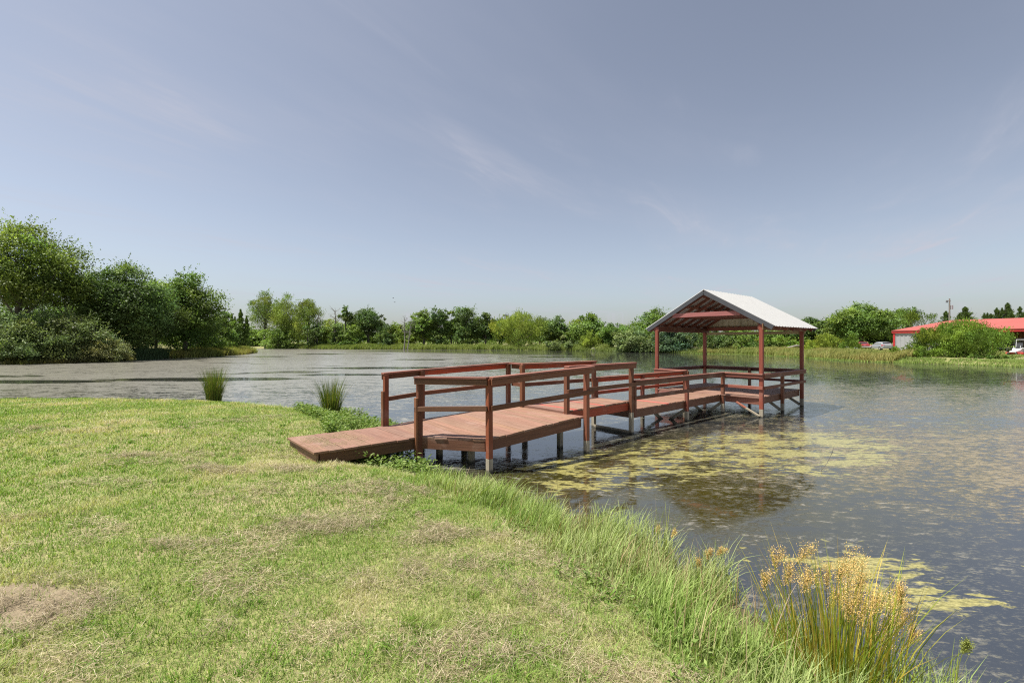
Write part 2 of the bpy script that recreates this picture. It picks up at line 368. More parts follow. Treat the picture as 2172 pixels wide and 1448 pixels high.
tag(dock, "red-brown wooden dock with ramp, railings and metal-roofed shelter standing over the pond", "dock")
def child(o):
    o.parent = dock; o.matrix_parent_inverse = dock.matrix_world.inverted() if False else o.matrix_parent_inverse
    o.location = Vector(o.location) - dock.location
    return o
def dk(mb, name, bevel=.004, mat=None, label=None):
    o = child(mb.build(name, mat or [MW, MB_BARE], bevel=bevel))
    if label: o["label"] = label
    return o
def clip(poly, n, c, keep_less):
    out_ = []
    for a, b in zip(poly, poly[1:] + poly[:1]):
        da = a.dot(n) - c; db = b.dot(n) - c
        if keep_less: da, db = -da, -db
        if da >= 0: out_.append(a)
        if da * db < 0: out_.append(a.lerp(b, da / (da - db)))
    return out_
def deck(poly, axis, zf, name, wid=.140, label=None, fresh=()):
    mb = MB(); axis = axis.normalized(); side = axis.cross(UP)
    t0 = min(p.dot(axis) for p in poly); t1 = max(p.dot(axis) for p in poly); n = max(1, round((t1 - t0) / wid)); wd = (t1 - t0) / n
    for k in range(n):
        a, b = t0 + k * wd + .003, t0 + (k + 1) * wd - .003
        q = clip(clip(poly, axis, a, False), axis, b, True)
        if len(q) < 3: continue
        ce = sum(q, Vector()) / len(q); jit = [random.uniform(-.012, .022) for _ in range(2)]
        q = [p + side * (jit[0] if (p - ce).dot(side) > 0 else -jit[1]) for p in q]
        h = random.uniform(-.003, .003)
        top = [Vector((p.x, p.y, zf(p) + h)) for p in q]; bot = [p - UP * .038 for p in top]
        if (top[1] - top[0]).cross(top[2] - top[1]).z < 0: top.reverse(); bot.reverse()
        mb.prism(bot, top, stain((.36, .085, .06) if k in fresh else DECK, .10), grain=side)
    return dk(mb, name, .003, label=label)
a1 = (A2 - A1).normalized()
zr = lambda p: .50
tA = ((A0 + F0) / 2).dot(a1); tB = ((A2 + F1) / 2).dot(a1)
zs = lambda p: .50 + .24 * min(1, max(0, (p.dot(a1) - tA) / (tB - tA)))
insn = lambda p, q, d: p + (q - p).normalized() * d
deck([RN, A0 + Vv * .0, F0, RF], U, zr, "ramp_deck", .235, label="low ramp planks with dry grass clippings on the end by the lawn")
deck([A0, A1 + Vv * .06, A2 + Vv * .06, F1 - Vv * .06, FB - Vv * .06, F0], a1, zs, "deck")
deck([C1 + Vv * .05, A3 + Vv * .05, F3 - Vv * .05, F2 - Vv * .05], U, lambda p: .785, "deck", fresh=(2, 9))
L0 = A3 + U * .07; L0f = F3 + U * .07
deck([L0 - Vv * .02, A5 + Vv * .05, F5 - Vv * .05, L0f], U, lambda p: .585, "deck", fresh=(0, 11))
deck([A6 - U * .05 + Vv * .05, A8 + Vv * .05, Q3 - Vv * .04, Q0 - U * .05 - Vv * .04], U, lambda p: .588, "platform_deck", fresh=())
# rim boards and joists under each deck
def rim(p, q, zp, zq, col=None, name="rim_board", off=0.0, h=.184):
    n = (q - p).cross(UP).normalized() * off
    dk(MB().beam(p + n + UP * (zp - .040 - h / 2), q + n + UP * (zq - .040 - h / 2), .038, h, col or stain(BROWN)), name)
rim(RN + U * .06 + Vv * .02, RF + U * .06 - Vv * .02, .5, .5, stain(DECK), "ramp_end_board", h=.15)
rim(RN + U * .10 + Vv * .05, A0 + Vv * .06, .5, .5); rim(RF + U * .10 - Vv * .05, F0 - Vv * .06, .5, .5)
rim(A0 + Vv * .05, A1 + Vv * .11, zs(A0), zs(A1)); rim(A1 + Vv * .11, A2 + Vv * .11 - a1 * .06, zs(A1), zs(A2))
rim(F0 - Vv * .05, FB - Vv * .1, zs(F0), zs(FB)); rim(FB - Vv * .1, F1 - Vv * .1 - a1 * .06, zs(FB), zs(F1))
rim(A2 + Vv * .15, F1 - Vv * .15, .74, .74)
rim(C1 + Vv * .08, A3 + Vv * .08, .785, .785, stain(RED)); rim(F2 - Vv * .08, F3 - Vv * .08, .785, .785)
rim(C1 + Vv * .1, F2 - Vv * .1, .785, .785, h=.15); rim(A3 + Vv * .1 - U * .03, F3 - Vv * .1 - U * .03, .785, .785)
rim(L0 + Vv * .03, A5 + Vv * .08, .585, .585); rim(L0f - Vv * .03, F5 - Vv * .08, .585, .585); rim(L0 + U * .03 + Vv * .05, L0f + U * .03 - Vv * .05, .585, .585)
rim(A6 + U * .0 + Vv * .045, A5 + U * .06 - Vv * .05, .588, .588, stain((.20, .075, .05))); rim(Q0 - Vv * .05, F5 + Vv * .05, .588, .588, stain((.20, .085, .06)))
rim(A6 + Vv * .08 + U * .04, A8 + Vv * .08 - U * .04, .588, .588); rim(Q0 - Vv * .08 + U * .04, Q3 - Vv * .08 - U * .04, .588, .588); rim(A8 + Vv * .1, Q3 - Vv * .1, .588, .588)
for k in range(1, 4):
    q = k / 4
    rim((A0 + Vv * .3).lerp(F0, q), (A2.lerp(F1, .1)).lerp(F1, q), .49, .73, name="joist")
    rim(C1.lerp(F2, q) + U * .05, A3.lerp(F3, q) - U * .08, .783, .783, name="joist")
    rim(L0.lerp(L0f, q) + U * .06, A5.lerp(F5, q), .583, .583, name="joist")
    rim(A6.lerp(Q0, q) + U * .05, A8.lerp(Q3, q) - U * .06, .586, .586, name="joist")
# posts: stained above, bare wood near the water
def post(p, z1, cut, z0=-.9, w=.092, lean=(0, 0), name="post", col=None):
    mb = MB(); c = col or stain(); t = Vector((lean[0], lean[1], 0))
    b = Vector((p.x, p.y, 0)) - t * .6
    if cut is not None: cut = min(cut, z1 - .02)
    if cut is not None and cut > z0:
        m_ = b + t * .5 + UP * cut
        mb.beam(b + UP * z0, m_, w, w, c, side=U, mi=1); mb.beam(m_, Vector((p.x, p.y, z1)) + t * .4, w, w, c, side=U)
    else: mb.beam(b + UP * z0, Vector((p.x, p.y, z1)) + t * .4, w, w, c, side=U)
    return dk(mb, name)
RA = lambda p: 1.60 + .155 * min(1, max(0, (p.dot(a1) - tA) / (tB - tA)))      # top of the first section's rail
CAPT = .038
ORG = (.215, .060, .026)
for p, cut in ((A0, .14), (A1, .24), (A2, .26), (F0, .2), (FB, .2), (F1, .25)): post(p, RA(p) - CAPT, cut, col=stain(ORG if p in (A1, F0) else (.16, .056, .030)), lean=(-.012, 0) if p == A1 else (0, 0))
for p, z0 in ((C1, .70), (F2, .70)): post(p, 1.74 - CAPT, None, z0=z0)
for p in (P2(1.02, 9.72), P2(.30, 10.72), P2(-1.42, 8.95), P2(-.76, 8.52), P2(-1.0, 9.6)): post(p, .46 if p.x < -.5 else .52, .75, w=.10, name="support_post")
for p in (A3, F3): post(p, 1.74 - CAPT, .52)
for p in (A3 + U * .105 - Vv * .01, F3 + U * .105 + Vv * .01): post(p, 1.295 - CAPT, None, z0=.40)
for p in (A4, F4): post(p, 1.295 - CAPT, .28, col=stain((.19, .058, .032)))
post(A5, 1.295 - CAPT, .30); post(F5, 1.295 - CAPT, .25); post(A7, 1.29 - CAPT, .26); post(QM, 1.29 - CAPT, .22)
G5 = A6 + Vv * 2.33
for p, cut, ln in ((A6, .24, (-.006, 0)), (A8, .27, (-.004, 0)), (Q0, .25, (0, 0)), (Q3, .25, (0, 0))): post(p, 2.76, cut, w=.105, lean=ln, name="shelter_post", col=stain((.20, .052, .030), .05))
for p in (A0, F0): dk(MB().beam(p - U * .068 + UP * .1, p - U * .068 + UP * (1.22), .042, .085, stain((.17, .07, .032)), side=U), "post_board")
# rails: flat cap on the posts, board on edge under it, second board lower
def rail(p, q, zp, zq, mp, mq, outd, e0=.05, e1=.05, c1=None, c2=None, cap=True):
    d = (q - p).normalized(); o = outd.normalized(); a = p - d * e0; b = q + d * e1
    if cap: dk(MB().beam(a + o * .035 + UP * (zp - .019), b + o * .035 + UP * (zq - .019), .142, .038, stain((.19, .075, .052))), "rail_cap")
    dk(MB().beam(a + o * .067 + UP * (zp - .040 - .052), b + o * .067 + UP * (zq - .040 - .052), .038, .100, c1 or stain()), "top_rail")
    dk(MB().beam(a + o * .067 + UP * (mp - .045), b + o * .067 + UP * (mq - .045), .038, .090, c2 or stain()), "mid_rail")
n1 = -Vector((-a1.y, a1.x, 0)); dA = (A1 - A0).normalized(); nA = Vector((dA.y, -dA.x, 0)); dF = (FB - F0).normalized(); nF = Vector((-dF.y, dF.x, 0))
rail(A0, A1, 1.61, RA(A1), 1.06, RA(A1) - .49, nA, .06, -.01, BROWN, BROWN); rail(A1, A2, RA(A1), RA(A2), RA(A1) - .49, RA(A2) - .47, n1, -.0, .14)
rail(F0, FB, RA(F0), RA(FB), RA(F0) - .52, RA(FB) - .49, nF, .06, 0); rail(FB, F1, RA(FB), RA(F1), RA(FB) - .49, RA(F1) - .47, -n1, 0, .06, stain(RED), None)
rail(F1, F2, RA(F1), 1.74, RA(F1) - .47, 1.28, a1, -.05, -.05)
rail(C1, A3, 1.74, 1.74, 1.25, 1.25, -Vv, .04, .10); rail(F2, F3, 1.74, 1.74, 1.28, 1.28, Vv, .02, .10, stain(RED), None)
rail(A3 + U * .105, A5, 1.30, 1.29, .91, .91, -Vv, .05, .02, BROWN, None); rail(F3 + U * .105, F5, 1.30, 1.29, .92, .91, Vv, .05, .06, stain(RED), stain(RED))
rail(A5, A6, 1.292, 1.292, .915, .915, -U, -.05, .06, stain((.19, .06, .04)), stain((.2, .07, .045))); rail(A6, A8, 1.288, 1.285, .91, .91, -Vv, -.02, .16)
rail(A8, Q3, 1.285, 1.288, .91, .91, U, -.05, .05, stain((.10, .03, .022)), stain((.10, .03, .022))); rail(Q3, Q0, 1.29, 1.29, .91, .91, Vv, -.05, .03, stain((.12, .035, .025)), None)
rail(Q0, G5, 1.292, 1.292, .915, .915, -U, .07, .0, stain((.2, .07, .045)), stain((.2, .075, .05))); post(G5, 1.29 - CAPT, None, z0=.42)
# braces and the board at the waterline
def brace(p, q, zp, zq, mi=1, w=.038, h=.089, col=None): dk(MB().beam(p + UP * zp, q + UP * zq, w, h, col or stain(), mi=mi, side=(q - p).cross(UP)), "brace")
for a, b in ((A4, F4), (A5, F5)):
    m_ = a.lerp(b, .5); brace(a + U * .07, m_ + U * .07, .38, -.12); brace(b + U * .03, m_ + U * .03, .42, -.08)
s_ = -U * .065
a6 = A6 + s_; mb = MB(); e0, e1, e2 = a6 + Vv * .02 + UP * .03, a6 + Vv * .42 + UP * .24, a6 + Vv * .70 + UP * .40
mb.beam(e0, e1, .09, .04, (.4, .37, .3), side=U, mi=1); mb.beam(e1, e2, .09, .04, stain((.2, .07, .04)), side=U); dk(mb, "brace", label="half painted diagonal brace with pale lower end")
brace(A7 + Vv * .06, A7 + Vv * .52 - U * .10, .05, .42); brace(A8 + Vv * .06, A8 + Vv * .56 - U * .12, .06, .42); brace(QM + Vv * .06, QM + Vv * .55, .42, -.02)
dk(MB().beam(F3 + UP * .03 - U * .07 - Vv * .05, A3 + UP * .03 - U * .07 + Vv * .03, .04, .10, stain(), mi=1), "water_board")
# gusset brackets under the platform edge
for p in (A6, A7):
    q = p + U * .055 - Vv * .0; pr = [q + UP * .548, q + U * .10 + UP * .548, q + UP * .33]; n_ = Vv * .04
    dk(MB().prism([v - n_ for v in pr], [v + n_ for v in pr], stain((.17, .06, .03))), "gusset")
# shelter: beams, rafters, purlins, ties
BZ = 2.69
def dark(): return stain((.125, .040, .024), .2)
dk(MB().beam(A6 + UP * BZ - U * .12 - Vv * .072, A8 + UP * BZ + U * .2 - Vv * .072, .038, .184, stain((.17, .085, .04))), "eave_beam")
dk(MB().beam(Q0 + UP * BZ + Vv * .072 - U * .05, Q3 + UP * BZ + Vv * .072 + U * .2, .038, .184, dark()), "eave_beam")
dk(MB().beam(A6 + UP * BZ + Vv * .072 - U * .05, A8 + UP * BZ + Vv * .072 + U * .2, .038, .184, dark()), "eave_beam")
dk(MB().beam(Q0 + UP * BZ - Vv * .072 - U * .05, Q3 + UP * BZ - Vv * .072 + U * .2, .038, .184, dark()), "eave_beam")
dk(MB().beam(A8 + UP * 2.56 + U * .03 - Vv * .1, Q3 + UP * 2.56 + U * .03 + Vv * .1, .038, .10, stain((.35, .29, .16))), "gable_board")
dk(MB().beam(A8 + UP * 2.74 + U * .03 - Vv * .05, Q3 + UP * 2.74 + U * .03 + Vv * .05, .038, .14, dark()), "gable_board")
RM = A6.lerp(Q0, .5); WH = (Q0 - A6).length / 2; OV = .42; RZ, EZ = 3.93, 2.69; SL = (RZ - EZ) / (WH + OV); LEN0, LEN1 = -.07, 3.78
def rp(s, v, dz=0.0):                       # point of the roof plane: s along the ridge, v across (+ towards the far side)
    return RM + U * s + Vv * v + UP * (RZ - SL * abs(v) + dz)
cosl = math.sqrt(1 + SL * SL)
for k in range(7):
    s = .03 + k * .585
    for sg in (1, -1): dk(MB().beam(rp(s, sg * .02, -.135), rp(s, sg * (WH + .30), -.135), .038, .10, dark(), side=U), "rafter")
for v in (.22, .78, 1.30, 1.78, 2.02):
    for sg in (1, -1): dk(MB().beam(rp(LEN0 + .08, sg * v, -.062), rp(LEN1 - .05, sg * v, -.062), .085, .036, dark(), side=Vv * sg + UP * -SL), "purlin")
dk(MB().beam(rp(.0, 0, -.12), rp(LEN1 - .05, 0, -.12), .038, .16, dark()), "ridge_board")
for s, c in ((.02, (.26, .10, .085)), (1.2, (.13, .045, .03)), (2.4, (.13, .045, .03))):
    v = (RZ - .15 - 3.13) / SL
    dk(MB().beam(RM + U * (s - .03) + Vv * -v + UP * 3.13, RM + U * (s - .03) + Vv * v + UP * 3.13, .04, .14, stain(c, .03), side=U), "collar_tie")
# ribbed sheets: one per slope
def sheet(sg):
    prof = []; s = LEN0
    while s < LEN1 - 1e-6:
        for ds, h in ((0, 0), (.010, .021), (.060, .021), (.070, 0)):
            if s + ds <= LEN1: prof.append((s + ds, h))
        s += .229
    prof.append((LEN1, 0)); n = Vector((0, 0, 1)) + Vv * (sg * SL); n.normalize(); V = []; F = []; m = 4
    for s, h in prof:
        for j in range(m): V.append(rp(s, sg * (.0 + (WH + OV) * j / (m - 1))) + n * (h - .018 * 0))
    for i in range(len(prof) - 1):
        for j in range(m - 1):
            f = [i * m + j, i * m + j + 1, (i + 1) * m + j + 1, (i + 1) * m + j]; F.append(f if sg < 0 else f[::-1])
    o = child(np_mesh("roof_sheet", V, [np.array(F)], MROOF)); md = o.modifiers.new("thick", 'SOLIDIFY'); md.thickness = .0025; md.offset = -1
    return o
sheet(1); sheet(-1)
for s in (LEN0 - .012, LEN1 + .012):
    for sg in (1, -1): dk(MB().beam(rp(s, sg * .0, -.085), rp(s, sg * (WH + .34), -.085), .018, .135, (1, 1, 1), side=U), "rake_trim", .003, MTRIM)
# gable panel at the far end, with vertical ribs
V = []; F = []; k = 0; v = -WH - .0
gs = LEN1 - .14
cols_ = []
while v <= WH + 1e-6:
    for dv, h in ((0, 0), (.01, .02), (.045, .02), (.055, 0)): cols_.append((min(v + dv, WH), h))
    v += .229
for v, h in cols_:
    V.append(RM + U * (gs + h) + Vv * v + UP * 2.80); V.append(RM + U * (gs + h) + Vv * v + UP * (max(2.81, RZ - SL * abs(v) - .05)))
F = [[2 * i, 2 * i + 2, 2 * i + 3, 2 * i + 1] for i in range(len(cols_) - 1)]
o = child(np_mesh("gable_panel", V, [np.array(F)], MTAN)); md = o.modifiers.new("thick", 'SOLIDIFY'); md.thickness = .003

# ------------------------------------------------------------------ trees and shrubs
def leaf_quads(C, T, N_, L, Wd):
    """diamond leaves: centre, long axis, normal, length, width"""
    T = T / (np.linalg.norm(T, axis=1, keepdims=True) + 1e-9); B = np.cross(N_, T); B /= (np.linalg.norm(B, axis=1, keepdims=True) + 1e-9)
    l = (L / 2)[:, None]; w_ = (Wd / 2)[:, None]
    V = np.stack([C - T * l, C + B * w_ - T * l * .1, C + T * l, C - B * w_ - T * l * .1], 1).reshape(-1, 3)
    return V, np.arange(len(C) * 4).reshape(-1, 4)
def rdir(r, n, up=0.0):
    d = r.normal(size=(n, 3)); d[:, 2] += up; return d / np.linalg.norm(d, axis=1, keepdims=True)
GREEN = {k_: tuple(1.85 * q_ for q_ in v_) for k_, v_ in dict(dark=(.056, .084, .026), mid=(.068, .104, .024), grey=(.078, .102, .040), bright=(.085, .128, .023), yellow=(.125, .158, .028), willow=(.094, .126, .028), blue=(.040, .066, .036), pale=(.135, .142, .062)).items()}
def vegetation(name, label, cat, px, top, hw, d, kind="broad", col="mid", seed=0, group=None, n=4000, leaf=.3, base=.12, trunk=.18, lean=0.0, ncl=22, shoots=20, sink=.1, topz=None, flat=1.0, trunk_name="trunk", crown_name="crown", dens=1.0):
    r = np.random.default_rng(seed + 100); X = at(px, d); g0 = float(gz(np.array([X]), np.array([d]))[0]); g0 = max(g0, 0.0) - sink
    H = (zat(top, d) if topz is None else topz) - g0; R = hw * 1.15 / FPX * d; n = int(n * (2.3 if d > 88 else 1.25)); leaf *= 1.12 if d > 88 else 1.0;  Ry = R * .95
    root = empty(name, (X, d, g0)); tag(root, label, cat, group)
    base_c = np.array(GREEN[col]); zc0 = H * base; Hc = H - zc0
    cl = []; tries = 0
    rc0 = min(R * .46, Hc * .30)
    while len(cl) < ncl and tries < 4000:
        tries += 1; q = rdir(r, 1)[0]; f = r.random() ** .45; rc = rc0 * r.uniform(.34, 1.12)
        if kind == "cone":
            t = r.random() ** 1.1; rad = R * (1 - t) ** .62 * .95; a = r.random() * 6.283; c = np.array([math.cos(a) * rad * .8, math.sin(a) * rad * .8, zc0 + t * Hc * .93]); rc = max(.13 * R, rad * .36)
        elif kind == "column":
            t = r.random(); a = r.random() * 6.283; c = np.array([math.cos(a) * R * .5, math.sin(a) * R * .5, zc0 + t * Hc * .94]); rc = R * r.uniform(.4, .7)
        else:
            c = np.array([q[0] * (R - rc * .8) * f, q[1] * (Ry - rc * .8) * f, zc0 + Hc / 2 + q[2] * (Hc / 2 - rc * .75 * flat) * f])
            if kind in ("shrub", "mound") : c[2] = zc0 + abs(q[2]) * (Hc - rc) * f + rc * .3 * (1 - f)
        c[0] += lean * c[2]
        if all(np.linalg.norm(c - o[0]) > .42 * (rc + o[1]) for o in cl) or tries > 2500: cl.append((c, rc, r.normal(1, .24), r.normal(0, 1)))
    # force clusters to touch the crown's top and flanks so that its outline has the measured size
    if kind not in ("cone", "column"):
        for c in ((lean * H, 0, H - rc0 * .62), (-(R - rc0 * .7) + lean * H * .6, 0, zc0 + Hc * r.uniform(.35, .6)), (R - rc0 * .7 + lean * H * .6, 0, zc0 + Hc * r.uniform(.35, .6))): cl.append((np.array(c), rc0 * .75, r.normal(1, .12), r.normal(0, 1)))
    else: cl.append((np.array([lean * H, 0, H - R * .25]), R * .26, 1.0, 0))
    wts = np.array([c[1] ** 2 for c in cl]); cnt = np.maximum(12, (wts / wts.sum() * n).astype(int))
    Cs, Ts, Ns, Ls, Ws, Cc = [], [], [], [], [], []
    for (c, rc, tone, hue), m in zip(cl, cnt):
        ks = max(4, int(m / (60 if d < 88 else 45))); sd = rdir(r, ks, .35); sr = rc * (.55 + .5 * r.random(ks) ** .6)
        sx = np.array([1, 1, .75]) if kind == "broad" else (np.array([.85, .85, 1.15]) if kind == "willow" else np.array([1, 1, .9]))
        sc_ = c + sd * sr[:, None] * sx; st_ = r.normal(1, .17, ks); w_i = r.integers(0, ks, m); dd = sd[w_i]
        p = sc_[w_i] + r.normal(size=(m, 3)) * rc * (.20 + .12 * r.random(m))[:, None] * np.array([1, 1, .62])
        if kind == "willow": p[:, 2] -= r.random(m) ** 2 * rc * .55
        tl = rdir(r, m) + dd * .5
        if kind == "willow": tl = rdir(r, m) * .55 + np.array([0, 0, -1.0]) + np.array([.35, 0, 0])
        if kind == "cone": tl = dd * .7 + np.array([.2, 0, .9])
        nn = dd * .55 + rdir(r, m) * .75 + np.array([0, 0, .85])
        L = leaf * r.uniform(.6, 1.35, m); ar = .55 if kind in ("broad", "mound", "shrub", "column") else .28
        cc = base_c * (tone * st_[w_i] * r.uniform(.72, 1.30, m))[:, None] * np.array([1 + .07 * hue, 1.0, 1 - .06 * hue])
        Cs.append(p); Ts.append(tl); Ns.append(nn); Ls.append(L); Ws.append(L * ar); Cc.append(cc)
    for k in range(shoots):                                     # leafy shoots that break the outline
        c, rc, tone, hue = cl[r.integers(len(cl))]; dd = rdir(r, 1, .9 if kind != "willow" else .2)[0]; m = int(10 + r.integers(10)); ln = rc * r.uniform(.5, 1.0)
        t = np.linspace(.4, 1, m)[:, None]; p = c + dd * rc * .85 + dd * ln * t + np.array([.25, 0, -.05]) * ln * t ** 2 + r.normal(size=(m, 3)) * leaf * .25
        Cs.append(p); Ts.append(np.tile(dd, (m, 1)) + rdir(r, m) * .7); Ns.append(rdir(r, m, .5)); L = leaf * r.uniform(.6, 1.1, m) * .9; Ls.append(L); Ws.append(L * .45)
        Cc.append(base_c * (tone * r.uniform(.85, 1.35, m))[:, None])
    if kind == "cone":                                          # several pointed spires of upswept scale-leaf sprays
        Cs, Ts, Ns, Ls, Ws, Cc = [], [], [], [], [], []
        for k in range(5):
            ox = 0.0 if k == 0 else r.uniform(-.62, .62) * R; oy = 0.0 if k == 0 else r.uniform(-.5, .5) * R; hh = H if k == 0 else H * r.uniform(.72, .93); rr_ = R * (.62 if k == 0 else r.uniform(.34, .5)); m = int(n * (.36 if k == 0 else .16))
            t = r.random(m) ** .8; lay = .75 + .35 * np.sin(t * 46 + r.random() * 6 + 2 * r.random(m)); rad = rr_ * (1 - t) ** .78 * lay * r.random(m) ** .4; a = r.uniform(0, 6.283, m); od = np.stack([np.cos(a), np.sin(a), 0 * a], 1)
            Cs.append(np.array([ox, oy, 0]) + od * rad[:, None] + np.stack([.10 * rad, 0 * t, hh * t * .98 + rad * .25], 1)); Ts.append(od * .7 + np.array([.25, 0, 1.0]) + r.normal(size=(m, 3)) * .25); Ns.append(od + r.normal(size=(m, 3)) * .6)
            L = leaf * r.uniform(.9, 2.0, m); Ls.append(L); Ws.append(L * .26); Cc.append(base_c * .8 * r.uniform(.6, 1.4, m)[:, None])
    C = np.concatenate(Cs); keep = C[:, 2] > .02 + sink * .5
    V, F_ = leaf_quads(C[keep], np.concatenate(Ts)[keep], np.concatenate(Ns)[keep], np.concatenate(Ls)[keep], np.concatenate(Ws)[keep])
    np_mesh(crown_name, V, [F_], MLEAF, col=np.repeat(np.clip(np.concatenate(Cc)[keep], .004, 1), 4, 0), parent=root)
    # (spires of a juniper are drawn below)
    # trunk with limbs reaching into the clusters
    parts = []; tr = trunk; topc = np.array([lean * H * .8, 0, H * .80])
    if trunk_name == "trunk":
        pts = np.array([np.array([0, 0, -.1]), np.array([lean * H * .2 + r.normal(0, .1), r.normal(0, .1), H * .25]), np.array([lean * H * .45 + r.normal(0, .2), 0, H * .52]), topc]); parts.append(tube(pts, [tr * 1.25, tr, tr * .62, tr * .15], 8))
        for i in range(min(len(cl), 16)):
            c = cl[i][0]; t = r.uniform(.25, .75); b = np.array([lean * H * t, 0, H * t]) if c[2] > H * t else np.array([lean * c[2] * .6, 0, max(.3, c[2] * .6)])
            mid = (b + c) / 2 + np.array([0, 0, -.06 * H * r.random()]); parts.append(tube([b, mid, c + (c - mid) * .35], [tr * .42, tr * .26, tr * .05], 5))
    else:
        for i in range(min(len(cl), 10)):
            c = cl[i][0]; b = np.array([c[0] * .25, c[1] * .25, -.1]); parts.append(tube([b, (b + c) / 2 + r.normal(size=3) * .1, c + (c - b) * .12], [tr * .5, tr * .3, tr * .06], 5))
    tv, tf = join(parts); np_mesh(trunk_name, tv, [tf], MBARK, parent=root, smooth=True)
    return root
def dead_tree(name, label, px, top, d, hw, seed, lean=0.0, group=None, trunk=.14, base_py=None, twigs=16):
    r = np.random.default_rng(seed); X = at(px, d); g0 = max(0.0, float(gz(np.array([X]), np.array([d]))[0])) - .15; H = zat(top, d) - g0; R = hw / FPX * d
    root = empty(name, (X, d, g0)); tag(root, label, "dead tree", group); br = []
    pts = [np.array([0, 0, 0.])]
    for t in (.3, .6, .85, 1.0): pts.append(np.array([lean * H * t + r.normal(0, R * .06), r.normal(0, R * .06), H * t]))
    np_mesh("trunk", *[x if i == 0 else [x] for i, x in enumerate(tube(pts, [trunk, trunk * .8, trunk * .5, trunk * .3, .02], 7))], MDEAD, parent=root, smooth=True)
    for k in range(twigs):
        t = r.uniform(.3, .92); b = np.array([lean * H * t, 0, H * t]); a = r.random() * 6.283; ln = R * r.uniform(.5, 1.0) * (1.15 - .5 * t)
        e = b + np.array([math.cos(a) * ln, math.sin(a) * ln * .6, ln * r.uniform(.3, 1.2)]); m_ = (b + e) / 2 + r.normal(size=3) * ln * .1
        br.append(tube([b, m_, e], [trunk * .34, trunk * .2, .012], 5))
        for q in range(3):
            f = r.uniform(.4, .95); s = b + (e - b) * f; br.append(tube([s, s + r.normal(size=3) * ln * .28 + np.array([0, 0, ln * .22])], [trunk * .13, .01], 4))
    v, f = join(br); np_mesh("branches", v, [f], MDEAD, parent=root, smooth=True)
    return root

GL, GF, GR = "trees on the left bank", "trees along the far shore", "trees on the right bank"
VT = vegetation
# left bank
VT("willow_tree", "tall airy willow tree rising highest at the left edge of the picture", "tree", 40, 472, 98, 50, "broad", "willow", 1, GL, 30000, .24, .26, .32, .03, 34, 120)
VT("young_willow_tree", "slim airy young tree with thin visible stem between the tall willow and the dark mulberry", "tree", 140, 548, 56, 53, "broad", "willow", 2, GL, 10000, .22, .40, .11, .02, 15, 30)
VT("mulberry_tree", "dense dark green round tree with big leaves at the middle of the left grove", "tree", 268, 556, 88, 57, "broad", "dark", 3, GL, 42000, .26, .0, .28, .0, 46, 70)
VT("feathery_tree", "dark green tree with upswept feathery tips at the right end of the left grove", "tree", 392, 576, 64, 66, "broad", "mid", 4, GL, 27000, .28, .0, .26, .05, 34, 130)
VT("willow_tree", "thin pale green willow half hidden behind the dark mulberry's left side", "tree", 196, 580, 60, 64, "willow", "bright", 41, GL, 11000, .28, .05, .16, .0, 18, 30)
VT("grey_willow_shrub", "big grey-green bushy willow shrub filling the left bank below the tall willow", "shrub", 92, 646, 108, 48.5, "mound", "grey", 5, "bushes on the left bank", 32000, .19, .0, .14, 0, 54, 240, trunk_name="stems", crown_name="foliage")
VT("pale_tipped_shrub", "round shrub with pale yellowish leaf tips at the water's edge below the mulberry", "shrub", 214, 702, 52, 50.5, "mound", "pale", 6, "bushes on the left bank", 15000, .15, .0, .10, 0, 30, 60, trunk_name="stems", crown_name="foliage")
VT("low_shrub", "low dark shrub on the water's edge at the far left of the picture", "shrub", 20, 705, 60, 46.5, "mound", "dark", 61, "bushes on the left bank", 7000, .2, .0, .10, 0, 22, 20, trunk_name="stems", crown_name="foliage")
VT("round_tree", "small mid green tree just right of the feathery-tipped tree on the left bank", "tree", 470, 658, 34, 84, "broad", "mid", 7, GL, 6000, .3, .03, .16, 0, 22, 30)
VT("willow_shrub", "small bright green willow shrub by the brown sedge on the left point", "shrub", 484, 702, 20, 86, "willow", "bright", 8, "bushes on the left bank", 3000, .26, .0, .07, 0, 12, 20, trunk_name="stems", crown_name="foliage")
VT("willow_shrub", "mid green shrub beneath the feathery-tipped tree, left of the small bright willow shrub", "shrub", 440, 706, 26, 80, "mound", "mid", 81, "bushes on the left bank", 3500, .26, .0, .07, 0, 14, 20, trunk_name="stems", crown_name="foliage")
VT("juniper_tree", "dark blue-green juniper with a spiky top beside the left bank's last trees", "tree", 510, 655, 26, 112, "cone", "mid", 9, GL, 4500, .34, .0, .16, 0, 26, 50)
# far shore, from left to right
VT("leaning_willow", "tall slender willow with two bare leaning trunks, first tall tree on the far shore", "tree", 562, 620, 33, 142, "willow", "willow", 10, GF, 4200, .42, .36, .26, .0, 15, 30)
VT("willow_tree", "broad willow standing next to the slender two-trunked willow on the far shore", "tree", 607, 626, 34, 141, "willow", "willow", 11, GF, 5200, .42, .22, .3, .02, 18, 30)
VT("willow_tree", "rounded willow with drooping right side, left of the bare grey tree on the far shore", "tree", 652, 637, 31, 140, "willow", "willow", 12, GF, 4800, .42, .15, .26, .02, 18, 30)
VT("bushy_tree", "low bushy green tree under the far willows by the water", "tree", 590, 684, 34, 138, "mound", "mid", 13, GF, 3600, .4, .0, .14, 0, 18, 16)
dead_tree("ivy_snag", "dark half-dead snag right of the rounded far willow", 672, 660, 138, 14, 14, .04, GF, .3)
VT("ivy_mass", "dark ivy-covered stump tree around the half-dead snag", "tree", 668, 690, 15, 137, "column", "dark", 15, GF, 1800, .4, .0, .14, 0, 14, 10)
dead_tree("bare_tree", "bare grey leafless tree standing clear against the sky on the far shore", 710, 652, 138, 20, 16, .0, GF, .26, twigs=26)
